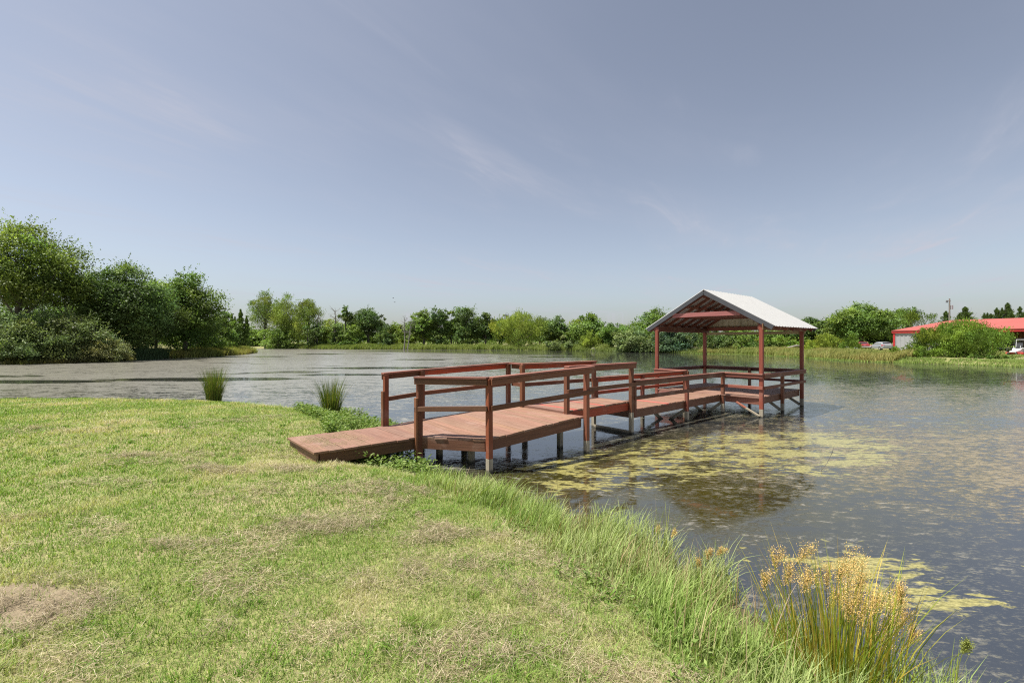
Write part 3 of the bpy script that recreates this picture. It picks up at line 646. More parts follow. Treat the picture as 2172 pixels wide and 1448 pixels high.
VT("slim_tree", "slim tree with a small round top beside the bare grey tree", "tree", 733, 650, 13, 138, "broad", "dark", 17, GF, 1500, .4, .58, .2, .0, 8, 12)
VT("vine_tree", "dark vine-wrapped trunk below the bare grey tree", "tree", 716, 694, 14, 137, "column", "dark", 18, GF, 1500, .4, .0, .14, 0, 12, 8)
VT("oak_tree", "wide domed dark oak standing apart from the trees right of the bare grey tree", "tree", 782, 653, 36, 140, "broad", "dark", 19, GF, 5200, .42, .18, .34, .0, 24, 20)
VT("thicket_shrub", "light green thicket left of the domed oak's foot", "shrub", 748, 690, 24, 136, "mound", "mid", 20, "far shore bushes", 2400, .38, .0, .1, 0, 14, 14, trunk_name="stems", crown_name="foliage")
VT("thicket_shrub", "olive thicket between the willows and the bare grey tree", "shrub", 694, 692, 22, 142, "mound", "willow", 21, "far shore bushes", 2200, .38, .0, .1, 0, 14, 14, trunk_name="stems", crown_name="foliage")
VT("vine_mound", "dark rounded vine-covered mound right of the domed oak", "shrub", 818, 696, 20, 133, "mound", "dark", 22, "far shore bushes", 2600, .36, .0, .1, 0, 16, 10, trunk_name="stems", crown_name="foliage")
VT("thicket_shrub", "low pale thicket right of the dark vine mound on the far shore", "shrub", 846, 698, 26, 142, "mound", "willow", 23, "far shore bushes", 2300, .38, .0, .1, 0, 14, 14, trunk_name="stems", crown_name="foliage")
dead_tree("drowned_snag", "thin drowned snag standing upright in the water off the far shore", 857, 668, 121, 14, 24, .03, "drowned snags", .18)
dead_tree("drowned_snag", "thin drowned snag leaning right in the water off the far shore", 864, 676, 120.5, 16, 25, .14, "drowned snags", .16)
VT("elm_tree", "full green elm, leftmost of the tall row at the middle of the far shore", "tree", 899, 656, 29, 134, "broad", "mid", 26, GF, 4600, .42, .12, .28, 0, 22, 20)
VT("vine_tree", "narrow vine-clad column of a tree, second in the far middle row", "tree", 935, 656, 16, 133, "column", "dark", 27, GF, 3000, .4, .0, .2, 0, 20, 16)
VT("elm_tree", "light green leafy tree just right of the narrow vine-clad column", "tree", 957, 660, 18, 134, "broad", "mid", 28, GF, 2800, .4, .2, .2, 0, 15, 16)
VT("vine_tree", "thick dark vine-hung tree, fourth in the far middle row", "tree", 988, 657, 23, 133, "column", "dark", 29, GF, 3800, .4, .02, .24, 0, 22, 20)
VT("elm_tree", "dark leafy tree touching the bright yellow-green willow's left side", "tree", 1030, 664, 25, 132, "broad", "dark", 30, GF, 4200, .42, .03, .24, 0, 22, 18)
VT("bright_willow", "bright yellow-green willow, the palest tree of the far shore", "tree", 1101, 660, 56, 127, "willow", "yellow", 31, GF, 8500, .42, .05, .3, .0, 30, 50)
VT("oak_tree", "dark tree just right of the bright yellow-green willow", "tree", 1181, 670, 28, 130, "broad", "dark", 32, GF, 4400, .42, .03, .26, 0, 22, 18)
VT("oak_tree", "broad tree above the small bright willow shrub on the far shore", "tree", 1246, 664, 36, 122, "broad", "mid", 33, GF, 5600, .40, .05, .3, 0, 26, 24)
VT("bright_shrub", "small round bright green willow shrub at the water on the far shore", "shrub", 1250, 704, 20, 110, "willow", "yellow", 34, "far shore bushes", 2600, .32, .0, .1, 0, 14, 20, trunk_name="stems", crown_name="foliage")
VT("grey_shrub", "low grey-green shrub between the bright willow and the small bright shrub", "shrub", 1195, 712, 34, 114, "mound", "grey", 35, "far shore bushes", 3000, .32, .0, .1, 0, 16, 14, trunk_name="stems", crown_name="foliage")
VT("pointed_tree", "mid green tree with a pointed top right of the small bright shrub", "tree", 1300, 684, 28, 112, "broad", "mid", 36, GF, 4200, .36, .03, .2, 0, 20, 20)
VT("dome_shrub", "large grey-green dome-shaped bush left of the shelter at the far water's edge", "shrub", 1352, 694, 46, 97, "mound", "grey", 37, "far shore bushes", 6800, .3, .0, .16, 0, 30, 20, trunk_name="stems", crown_name="foliage")
VT("tall_tree", "tall green tree rising behind the dome-shaped bush left of the shelter roof", "tree", 1392, 656, 54, 116, "broad", "mid", 38, GF, 8000, .38, .05, .3, 0, 32, 50)
VT("dark_vine_wall", "dark glossy vine-covered tree seen through the shelter's left opening", "tree", 1432, 690, 40, 91, "mound", "blue", 39, GF, 6400, .3, .0, .2, 0, 28, 16)
VT("leafy_tree", "leafy dark tree seen through the middle of the shelter", "tree", 1516, 684, 50, 87, "mound", "dark", 40, GF, 8000, .3, .0, .2, 0, 32, 20)
VT("leafy_tree", "green leafy tree seen beside the shelter's front right post", "tree", 1588, 690, 42, 85, "mound", "mid", 42, GF, 6000, .3, .0, .2, 0, 26, 20)
# right bank
VT("light_shrub", "light green shrub seen between the shelter's two right posts", "shrub", 1660, 706, 34, 86, "mound", "bright", 43, "bushes on the right bank", 4600, .26, .0, .1, 0, 20, 30, trunk_name="stems", crown_name="foliage")
VT("grey_tree", "dark tree standing right behind the tip of the shelter roof", "tree", 1716, 674, 30, 104, "broad", "dark", 44, GR, 4600, .34, .05, .24, 0, 22, 24)
VT("grey_tree", "dark tree between the shelter roof's tip and the big wind-blown tree", "tree", 1756, 676, 34, 102, "broad", "dark", 45, GR, 5200, .34, .04, .24, 0, 24, 24)
VT("windblown_tree", "big dark green wind-blown tree, tallest on the right bank", "tree", 1826, 643, 56, 98, "broad", "mid", 46, GR, 12000, .34, .04, .36, .03, 38, 80)
VT("dark_tree", "low dark tree behind the parked cars beside the barn", "tree", 1872, 690, 26, 100, "broad", "dark", 47, GR, 3600, .32, .02, .2, 0, 18, 18)
VT("airy_tree", "airy open tree showing sky between branches behind the barn's left end", "tree", 1928, 653, 44, 108, "willow", "mid", 48, GR, 3600, .36, .42, .24, .06, 16, 30)
VT("yellow_shrub", "yellow-green willow shrub in front of the dark trees right of the shelter", "shrub", 1752, 706, 40, 66, "willow", "yellow", 49, "bushes on the right bank", 8000, .24, .0, .1, 0, 26, 50, trunk_name="stems", crown_name="foliage")
VT("yellow_shrub", "small yellow-green shrub hiding a white vehicle left of the parked cars", "shrub", 1804, 710, 21, 62, "willow", "bright", 50, "bushes on the right bank", 4200, .2, .0, .08, 0, 18, 30, trunk_name="stems", crown_name="foliage")
VT("willow_bush", "huge bright green wind-blown willow bush in front of the red-roofed barn", "shrub", 2034, 681, 70, 51, "willow", "bright", 51, "bushes on the right bank", 34000, .22, .0, .14, .0, 60, 140, trunk_name="stems", crown_name="foliage")
VT("willow_bush", "low left lobe of green willow growth beside the huge bush, below the barn's left wall", "shrub", 1944, 734, 44, 50.5, "willow", "bright", 52, "bushes on the right bank", 9000, .2, .0, .08, .03, 26, 50, trunk_name="stems", crown_name="foliage")
VT("low_bush", "low dark weed bush at the foot of the huge willow bush, right side", "shrub", 2098, 750, 34, 46.5, "mound", "mid", 53, "bushes on the right bank", 4200, .18, .0, .08, 0, 18, 20, trunk_name="stems", crown_name="foliage")
VT("juniper_tree", "dark juniper clump right of the utility pole above the barn roof", "tree", 2047, 650, 56, 118, "cone", "dark", 54, "junipers behind the barn", 4600, .34, .0, .2, .0, 26, 60)
VT("juniper_tree", "tallest spiky juniper above the barn roof near the right edge", "tree", 2137, 641, 44, 117, "cone", "dark", 55, "junipers behind the barn", 3600, .34, .0, .2, .0, 22, 60)
VT("juniper_tree", "second spiky juniper, touching the left side of the tallest juniper", "tree", 2114, 652, 38, 118, "cone", "dark", 56, "junipers behind the barn", 2600, .34, .0, .2, .0, 18, 40)
VT("juniper_tree", "small juniper tip above the barn roof between the two juniper clumps", "tree", 2094, 663, 20, 119, "cone", "dark", 57, "junipers behind the barn", 1500, .34, .0, .16, .0, 12, 20)
VT("juniper_tree", "juniper cut by the right edge of the picture above the barn roof", "tree", 2174, 658, 36, 118, "cone", "dark", 58, "junipers behind the barn", 2400, .34, .0, .16, .0, 16, 30)

# second row: thickets and trees that fill the gaps between the bigger trees
BG = "thicket trees behind the first row"
for k, (px, top, hw, d, kind, col, lab) in enumerate((
    (90, 596, 80, 58, "broad", "mid", "tree filling the gap behind the grey-green willow shrub under the tall willow"), (205, 606, 66, 62, "broad", "dark", "dark tree behind the pale-tipped shrub, left of the mulberry's trunk"), (420, 640, 50, 73, "mound", "mid", "bushy tree joining the feathery-tipped tree to the small round tree"),
    (330, 592, 58, 74, "broad", "mid", "tree closing the gap between the dark mulberry and the feathery-tipped tree"), (455, 672, 40, 96, "broad", "dark", "dark tree behind the small bright willow shrub of the left point"),
    (536, 690, 30, 160, "mound", "mid", "low thicket tree behind the slender two-trunked willow"), (632, 678, 40, 156, "broad", "mid", "bushy tree behind the rounded far willow"),
    (700, 676, 32, 158, "broad", "willow", "thicket tree behind the bare grey tree's foot"), (752, 674, 30, 157, "broad", "mid", "thicket tree behind the domed oak's left side"),
    (806, 688, 34, 156, "mound", "mid", "thicket tree behind the dark vine mound"), (838, 684, 22, 152, "broad", "willow", "thicket tree left of the drowned snags"),
    (880, 676, 26, 152, "broad", "mid", "thicket tree behind the drowned snags"), (918, 672, 26, 150, "broad", "dark", "dark tree behind the narrow vine-clad column"),
    (970, 668, 30, 150, "broad", "dark", "dark tree behind the thick vine-hung tree"), (1012, 674, 28, 148, "broad", "mid", "green tree between the vine-hung tree and the dark leafy tree"),
    (1060, 676, 30, 146, "broad", "dark", "dark tree behind the bright willow's left half"), (1145, 672, 34, 144, "broad", "dark", "dark tree behind the bright willow's right half"),
    (1212, 690, 34, 136, "mound", "mid", "thicket tree between the two dark oaks right of the bright willow"), (1276, 688, 34, 128, "broad", "dark", "dark tree behind the pointed-top tree"),
    (1326, 688, 30, 120, "broad", "willow", "light tree between the pointed-top tree and the dome-shaped bush"), (1470, 688, 46, 112, "broad", "dark", "dark tree behind the shelter's back post"),
    (1560, 690, 44, 110, "broad", "mid", "green tree behind the shelter's right opening"), (1630, 696, 40, 110, "broad", "mid", "green tree right of the shelter's front right post"), (1686, 690, 36, 108, "broad", "mid", "green tree behind the shelter's far right post"),
    (1786, 676, 34, 108, "broad", "dark", "dark tree left behind the big wind-blown tree"), (1620, 716, 34, 84, "mound", "willow", "low olive thicket above the sedge, between the shelter's right posts"), (1704, 716, 30, 82, "mound", "bright", "low green thicket just right of the shelter"))):
    VT("thicket_tree", lab, "tree", px, top, hw, d, kind, col, 200 + k, BG, 3600 if d > 100 else (12000 if d < 75 else 5200), .42 if d > 120 else (.28 if d < 75 else .34), .0, .18, 0, 20, 20)

# distant woods closing the view between the trees
r = np.random.default_rng(5); n = 62000
ang = r.uniform(-78, 78, n); dist = r.uniform(172, 200, n); xx = np.sin(np.radians(ang)) * dist; yy = np.cos(np.radians(ang)) * dist
hh = 3.6 + 4.2 * vnoise(xx, yy * .2, 16, 8, 4); zz = .3 + hh * r.random(n) ** .6
C = np.stack([xx, yy, zz], 1); tone = .55 + .9 * vnoise(xx, zz * 5, 5, 9, 3)
V, F_ = leaf_quads(C, rdir(r, n), rdir(r, n, .6), r.uniform(.5, 1.2, n), r.uniform(.35, .8, n))
o = np_mesh("distant_woods", V, [F_], MLEAF, col=np.repeat(np.array(GREEN["mid"]) * (tone * r.uniform(.7, 1.3, n))[:, None], 4, 0)); tag(o, "far-off woods closing the view between the far shore trees", "woods", kind="stuff")

# ------------------------------------------------------------------ grasses
def blades(name, X, Y, Z, H, Wd, az, bend, col, label, cat, kind="stuff", segs=2, parent=None, mat=None, curl=1.0, tipw=.15):
    """curved tapering blades; az the direction they lean to, bend how far the tip leans (fraction of H)"""
    n = len(X); t = np.linspace(0, 1, segs + 1); dx, dy = np.cos(az), np.sin(az); fa = az + np.pi / 2 + rng.normal(0, .9, n); ex, ey = np.cos(fa), np.sin(fa); rows = []
    for k, tt in enumerate(t):
        lean = bend * H * tt ** (1.0 + curl); zz = H * tt * np.sqrt(np.clip(1 - (bend * tt ** curl * .75) ** 2, .04, 1)); c = np.stack([X + dx * lean, Y + dy * lean, Z + zz], 1)
        w_ = Wd * (1 - (1 - tipw) * tt ** 1.3) / 2
        if k < segs: rows += [c - np.stack([ex, ey, 0 * ex], 1) * w_[:, None], c + np.stack([ex, ey, 0 * ex], 1) * w_[:, None]]
        else: rows.append(c)
    m = 2 * segs + 1; V = np.stack(rows, 1).reshape(-1, 3); b = (np.arange(n) * m)[:, None]; q = []
    for k in range(segs - 1): q.append(b + np.array([[2 * k, 2 * k + 1, 2 * k + 3, 2 * k + 2]]))
    tri = b + np.array([[2 * segs - 2, 2 * segs - 1, 2 * segs]])
    Fs = ([np.concatenate(q)] if q else []) + [tri]
    o = np_mesh(name, V, Fs, mat or MGRASS, col=np.repeat(np.clip(col, .01, .9), m, 0), parent=parent, smooth=True)
    if label: tag(o, label, cat, kind=kind)
    return o
def palette(t, cols):
    t = np.clip(t, 0, .9999) * (len(cols) - 1); i = t.astype(int); f = (t - i)[:, None]; c = np.array(cols); return c[i] * (1 - f) + c[i + 1] * f
def scatter(n, d0, d1, p, a0=-62, a1=62):
    u = rng.random(n); q = 2 - p; d = (d0 ** q + u * (d1 ** q - d0 ** q)) ** (1 / q); a = np.radians(rng.uniform(a0, a1, n)); return np.sin(a) * d, np.cos(a) * d, d
def in_ramp(x, y, m=.0):
    qx = x - RN.x; qy = y - RN.y; u = qx * U.x + qy * U.y; v = qx * Vv.x + qy * Vv.y; return (u > .02 - m) & (u < 5) & (v > -.05 - m) & (v < 1.52 + m)
def bare(x, y):
    e = np.minimum(np.hypot((x + 3.42) * 1.10, (y - 2.98) * 2.4), .42 + np.hypot((x + 3.75) * 1.2, (y - 7.25) * 2.2)) + (vnoise(x, y, .35, 21, 3) - .5) * .7
    return e
# mown lawn
x, y, d = scatter(800000, 1.5, 22, 1.5)
s = sdist(x, y); e = bare(x, y); k = (s > .55) & ~in_ramp(x, y, -.03) & (rng.random(len(x)) < np.clip((e - .38) * 2.0, .10, 1)); x, y, d, s = x[k], y[k], d[k], s[k]
n = len(x); z = gz(x, y, s)
big = vnoise(x + y * .35, y - x * .5, 1.7, 11, 4); med = vnoise(x, y, .55, 12, 4); sm = vnoise(x, y, .16, 13, 2)
dry = np.clip((big * .5 + med * .5 - .47) * 3.6 + .26 * sstep(-3.5, 1.2, x) * sstep(8.5, 3, y) * 1.0 + rng.normal(0, .22, n), 0, 1)
lush = np.clip((med * .6 + sm * .4 - .5) * 3 + .2, 0, 1)
c = palette(dry, [(.185, .285, .060), (.32, .375, .135), (.44, .43, .22), (.55, .48, .33)]) * rng.uniform(.72, 1.25, n)[:, None]
H = (.032 + .040 * lush) * rng.uniform(.6, 1.5, n) * (1 + .5 * sstep(1.4, .6, s)); Wd = (.0030 + .0020 * rng.random(n)) * np.maximum(1, d / 3.2) ** .85
blades("lawn_grass", x, y, z - .004, H * np.maximum(1, d / 7) ** .3, Wd, rng.uniform(0, 6.283, n), rng.uniform(.25, 1.15, n), c, "mown lawn of patchy green and straw-coloured grass", "grass", segs=2)
# coarser tufts of crabgrass in the lawn
nt_ = 2600; tx, ty, td = scatter(nt_, 1.6, 13, 1.5); k = (sdist(tx, ty) > 1.0) & (bare(tx, ty) > .75) & (vnoise(tx, ty, 1.2, 31, 3) > .46) & ~in_ramp(tx, ty, .05); tx, ty = tx[k], ty[k]
m = 14; x = np.repeat(tx, m) + rng.normal(0, .035, len(tx) * m); y = np.repeat(ty, m) + rng.normal(0, .035, len(tx) * m); n = len(x); d = np.hypot(x, y)
c = palette(np.repeat(rng.random(len(tx)), m) + rng.normal(0, .12, n), [(.11, .22, .03), (.17, .275, .045), (.23, .29, .075)]) * rng.uniform(.75, 1.25, n)[:, None]
blades("crabgrass", x, y, gz(x, y), rng.uniform(.05, .11, n), rng.uniform(.0045, .008, n) * np.maximum(1, d / 5), rng.uniform(0, 6.283, n), rng.uniform(.6, 1.2, n), c, "coarser bright green crabgrass tufts scattered through the lawn", "grass", segs=3)
# dry clippings lying on the lawn, in wind rows, and on the end of the ramp
x, y, d = scatter(420000, 1.6, 13, 1.45); s = sdist(x, y); row = vnoise(x * .8 + y * .3, y * 1.1 - x * .25, .62, 41, 4); k = (s > .9) & ~in_ramp(x, y, .02) & (row + .08 * sstep(-4, 1, x) + rng.normal(0, .05, len(x)) > .62); x, y, d, s, row = x[k], y[k], d[k], s[k], row[k]; n = len(x)
c = palette(rng.random(n), [(.13, .095, .06), (.27, .21, .135), (.45, .37, .25), (.60, .53, .38)]) * rng.uniform(.7, 1.15, n)[:, None]
blades("dry_clippings", x, y, gz(x, y, s) + rng.uniform(.008, .045, n), rng.uniform(.04, .11, n) * .45, rng.uniform(.002, .0036, n) * np.maximum(1, d / 3.5), rng.uniform(0, 6.283, n), rng.uniform(1.6, 2.6, n), c, "dry brown mowing clippings strewn in rows over the lawn", "grass clippings", segs=2, curl=.25)
spots = ((70, 1262, .30), (130, 1300, .26), (30, 1310, .26), (520, 1055, .16), (640, 1092, .26), (705, 1100, .24), (930, 1110, .20), (810, 1012, .30), (860, 1030, .25), (1180, 1290, .20), (1120, 1335, .24), (280, 965, .22), (430, 985, .26), (900, 1180, .26), (480, 1300, .22), (60, 912, .30), (620, 975, .28), (350, 1160, .18), (1080, 1225, .24), (760, 1210, .2))
X_, Y_, S_ = [], [], []
for px, py, sz in spots:
    d_ = 1.74 * FPX / (py - 724); m = int(1300 * sz / .22); X_.append(at(px, d_) + rng.normal(0, sz * 1.1, m)); Y_.append(d_ + rng.normal(0, sz * .6, m)); S_.append(np.full(m, d_))
x, y, d = np.concatenate(X_), np.concatenate(Y_), np.concatenate(S_); k = vnoise(x * 1.0 + y * .4, y * 1.4, .22, 47, 4) + rng.normal(0, .05, len(x)) > .50; x, y, d = x[k], y[k], d[k]; n = len(x)
c = palette(rng.random(n) ** 1.4, [(.13, .10, .065), (.26, .21, .14), (.40, .33, .23), (.55, .48, .35)]) * rng.uniform(.7, 1.15, n)[:, None]
blades("thatch_clumps", x, y, gz(x, y) + rng.uniform(.02, .06, n), rng.uniform(.03, .075, n), rng.uniform(.002, .0036, n) * np.maximum(1, d / 3.5), rng.uniform(0, 6.283, n), rng.uniform(.9, 2.4, n), c, "brown clumps of old thatch left by the mower on the lawn", "grass clippings", segs=2, curl=.3)
n = 2600; u = rng.beta(1.6, 2.2, n) * 1.3; v = rng.beta(2, 2, n) * 1.35 + .06; bx = RN.x + U.x * u + Vv.x * v; by = RN.y + U.y * u + Vv.y * v
k = vnoise(bx, by, .3, 43, 3) > .42; bx, by = bx[k], by[k]; n = len(bx); c = palette(rng.random(n), [(.15, .15, .06), (.28, .24, .12), (.42, .36, .22)])
blades("grass_clippings", bx, by, np.full(n, .504), rng.uniform(.03, .07, n) * .4, rng.uniform(.004, .007, n), rng.uniform(0, 6.283, n), rng.uniform(1.5, 2.6, n), c, "dry grass clippings heaped on the low end of the dock ramp", "grass clippings", segs=2, curl=.25)
# long uncut grass on the bank
def bank(n, d0, d1, a0, a1, s0, s1, h0, h1, cols, name, label, p=1.2, seed=50, wid=.0045, lean_az=.15, thin=0.0, cond=None, bend=(.25, .95)):
    x, y, d = scatter(n, d0, d1, p, a0, a1); s = sdist(x, y); k = (s > s0) & (s < s1 + .35 * (vnoise(x, y, .9, seed, 3) - .5)) & ~in_ramp(x, y, .0)
    if cond is not None: k &= cond(x, y)
    x, y, d, s = x[k], y[k], d[k], s[k]; n = len(x); cl_ = vnoise(x, y, .38, seed + 1, 3); k = rng.random(n) < np.clip((cl_ - .25 + (1 - thin) * .35) * 2.2, .05, 1); x, y, d, s, cl_ = x[k], y[k], d[k], s[k], cl_[k]; n = len(x)
    tall = sstep(s1 + .1, s1 - .55, s); H = (h0 + (h1 - h0) * tall * np.clip(cl_ * 1.6 - .2, .15, 1.1)) * rng.uniform(.55, 1.2, n) * np.where(d < 9.7, 1 - .55 * sstep(5.6, 7.2, y), 1)
    c = palette(vnoise(x, y, .7, seed + 2, 3) * .7 + rng.random(n) * .3, cols) * rng.uniform(.75, 1.25, n)[:, None]
    blades(name, x, y, np.maximum(gz(x, y, s), -.05), H, wid * rng.uniform(.7, 1.4, n) * np.maximum(1, d / 5), lean_az + rng.normal(0, 1.15, n), rng.uniform(*bend, n), c, label, "grass", segs=4)
BC = [(.11, .21, .035), (.20, .30, .065), (.28, .345, .12), (.34, .38, .17), (.43, .39, .24)]
bank(88000, 1.6, 9.6, -18, 66, -.14, 1.20, .06, .42, BC, "bank_grass", "long fresh green grass leaning over the near bank beside the mown lawn", 1.25, 50, .0085, .25, thin=.7, bend=(.08, .8), cond=lambda x, y: x - y * .0 > -1.4)
bank(60000, 8.0, 22, -62, -6, -.12, .85, .05, .30, BC[:4], "shore_grass", "fringe of short bright grass along the lawn's far edge by the pond", 1.2, 60, .005, .4)
bank(5200, 1.8, 9.6, -18, 66, -.12, 1.3, .12, .55, [(.30, .23, .12), (.46, .38, .22), (.24, .16, .09), (.52, .47, .33)], "dead_stems", "dry tan stems standing among the long bank grass", 1.25, 56, .006, .2, thin=.5, bend=(.05, .7), cond=lambda x, y: x > -1.4)
# broad-leaved weeds between ramp and rushes, below the ramp and in the near bank
def weeds(name, label, px_, py_, hgt, size, cols, seed):
    r = np.random.default_rng(seed); m = 11; n = len(px_) * m; bx = np.repeat(px_, m); by = np.repeat(py_, m); t = r.random(n); hh = np.repeat(hgt * r.uniform(.5, 1.15, len(px_)), m)
    a = r.uniform(0, 6.283, n); rad = size * (.5 + .9 * t); C = np.stack([bx + np.cos(a) * rad, by + np.sin(a) * rad, np.maximum(np.repeat(gz(px_, py_), m), 0) + hh * (.15 + .85 * t)], 1)
    T = np.stack([np.cos(a), np.sin(a), r.uniform(-.3, .9, n)], 1); L = size * r.uniform(.9, 1.9, n); V, F_ = leaf_quads(C, T, rdir(r, n, 1.2), L, L * .36)
    c = palette(r.random(n), cols) * r.uniform(.75, 1.25, n)[:, None]; o = np_mesh(name, V, [F_], MGRASS, col=np.repeat(c, 4, 0)); tag(o, label, "weeds", kind="stuff")
x = rng.uniform(-6.2, -2.6, 5200); y = rng.uniform(9.2, 14.2, 5200); s = sdist(x, y); k = (s > -.55) & (s < 1.25) & ~in_ramp(x, y, .06) & (vnoise(x, y, .6, 71, 3) > .42); WC = [(.09, .165, .03), (.15, .22, .05), (.22, .27, .09)]
weeds("broadleaf_weeds", "leafy green weeds on the bank behind the dock ramp", x[k], y[k], .26, .05, WC, 3)
x = rng.uniform(-3.0, -1.3, 420); y = rng.uniform(7.2, 9.4, 420); s = sdist(x, y); k = (s > -.25) & (s < .8); weeds("shade_weeds", "weeds growing in the shade below the start of the dock", x[k], y[k], .25, .05, WC, 4)
x, y, d = scatter(900, 2.2, 8, 1.0, 0, 45); s = sdist(x, y); k = (s > .25) & (s < 1.5) & (vnoise(x, y, .5, 77, 3) > .5); weeds("bank_weeds", "broad-leaved weeds among the long grass of the near bank", x[k], y[k], .17, .028, WC, 5)
# reeds, sedge and tall weeds along the far banks
def strip(n, pts, w0, w1, h0, h1, cols, name, label, cat, wid, seed, az=.2, patch=0.0):
    r = np.random.default_rng(seed); pts = np.array(pts, float); seg = np.hypot(*np.diff(pts, axis=0).T); u = r.random(n) * seg.sum(); cs = np.concatenate([[0], np.cumsum(seg)]); i = np.clip(np.searchsorted(cs, u) - 1, 0, len(seg) - 1); f = ((u - cs[i]) / seg[i])[:, None]
    p = pts[i] * (1 - f) + pts[i + 1] * f; q = r.uniform(0, 1, n); nrm = np.stack([pts[i + 1][:, 1] - pts[i][:, 1], -(pts[i + 1][:, 0] - pts[i][:, 0])], 1) / seg[i][:, None]
    p = p + nrm * (w0 + (w1 - w0) * q)[:, None]; x, y = p[:, 0], p[:, 1]; cl_ = vnoise(x, y, 2.2, seed, 3); k = (sdist(x, y) > -.8) & (r.random(n) < np.clip((cl_ - patch) * 3, .04, 1)); x, y, cl_ = x[k], y[k], cl_[k]; n = len(x)
    c = palette(vnoise(x, y, 3, seed + 1, 3) * .75 + r.random(n) * .25, cols) * r.uniform(.75, 1.25, n)[:, None]
    blades(name, x, y, np.maximum(gz(x, y), -.03), (h0 + (h1 - h0) * cl_) * r.uniform(.6, 1.2, n), wid * r.uniform(.7, 1.4, n), az + r.normal(0, .8, n), r.uniform(.1, .6, n), c, label, cat, segs=2)
FARW = [(.10, .15, .035), (.15, .20, .045), (.21, .24, .075), (.14, .17, .05)]
strip(40000, [(-78, 145), (-53, 132), (-24, 125.5), (1.7, 121), (13, 112), (21, 106)], .6, -6.5, .5, 1.7, FARW, "marsh_weeds", "tall green marsh weeds along the whole far shore", "weeds", .13, 80)
strip(9000, [(16, 110), (23, 104), (30, 93.5), (34, 84)], .8, -3.0, .25, .8, [(.08, .12, .03), (.13, .17, .045), (.17, .19, .06)], "shade_bank_weeds", "low dark weeds along the far bank seen through the shelter", "weeds", .12, 96)
SED = [(.13, .19, .045), (.18, .215, .055), (.24, .22, .07), (.33, .23, .085)]
strip(30000, [(34, 84), (39, 80.5), (41, 72.7), (40.4, 64), (39, 54), (40.5, 48.5)], .5, -4.0, .5, 1.25, SED, "rusty_sedge", "rust-tipped sedge along the right bank", "sedge", .07, 84)
strip(18000, [(34, 84), (41, 72.7), (39, 54), (40.5, 48.5), (43, 45.5), (45.2, 40.4), (45, 33)], .9, -2.5, .12, .45, [(.12, .19, .045), (.17, .23, .055), (.22, .25, .08)], "waterline_weeds", "low green weeds at the right bank's waterline", "weeds", .06, 86)
strip(9000, [(-45.5, 60.6), (-44.5, 66), (-46.5, 78), (-51, 90), (-56, 93)], .8, -3.0, .6, 1.3, SED, "brown_sedge", "brown sedge fringing the left point", "sedge", .12, 88)
strip(5000, [(-49.5, 44.5), (-46, 47), (-45.5, 53), (-45.5, 60.6)], .5, -1.2, .2, .6, [(.09, .12, .03), (.17, .15, .06), (.25, .17, .08)], "bank_fringe", "low weeds under the bushes of the left bank", "weeds", .08, 90)
strip(2600, [(-45.6, 54.5), (-45.4, 59.8)], .9, -.6, 1.0, 1.9, [(.06, .105, .05), (.09, .135, .06)], "cattails", "blue-green cattails at the water below the left grove", "cattails", .07, 92)
strip(16000, [(40, 74), (41, 66), (41, 56), (43, 50), (47, 44)], -4, -26, .08, .3, [(.11, .17, .03), (.15, .19, .045), (.2, .2, .08)], "field_grass", "rough grass between the right bank and the barn", "grass", .12, 94)
strip(22000, [(-60, 24), (-59, 36), (-53, 43), (-49.5, 47), (-49, 60), (-49, 76)], -1, -30, .3, .9, FARW, "rough_field_grass", "rough tall grass on the ground behind the left bank", "grass", .14, 97)

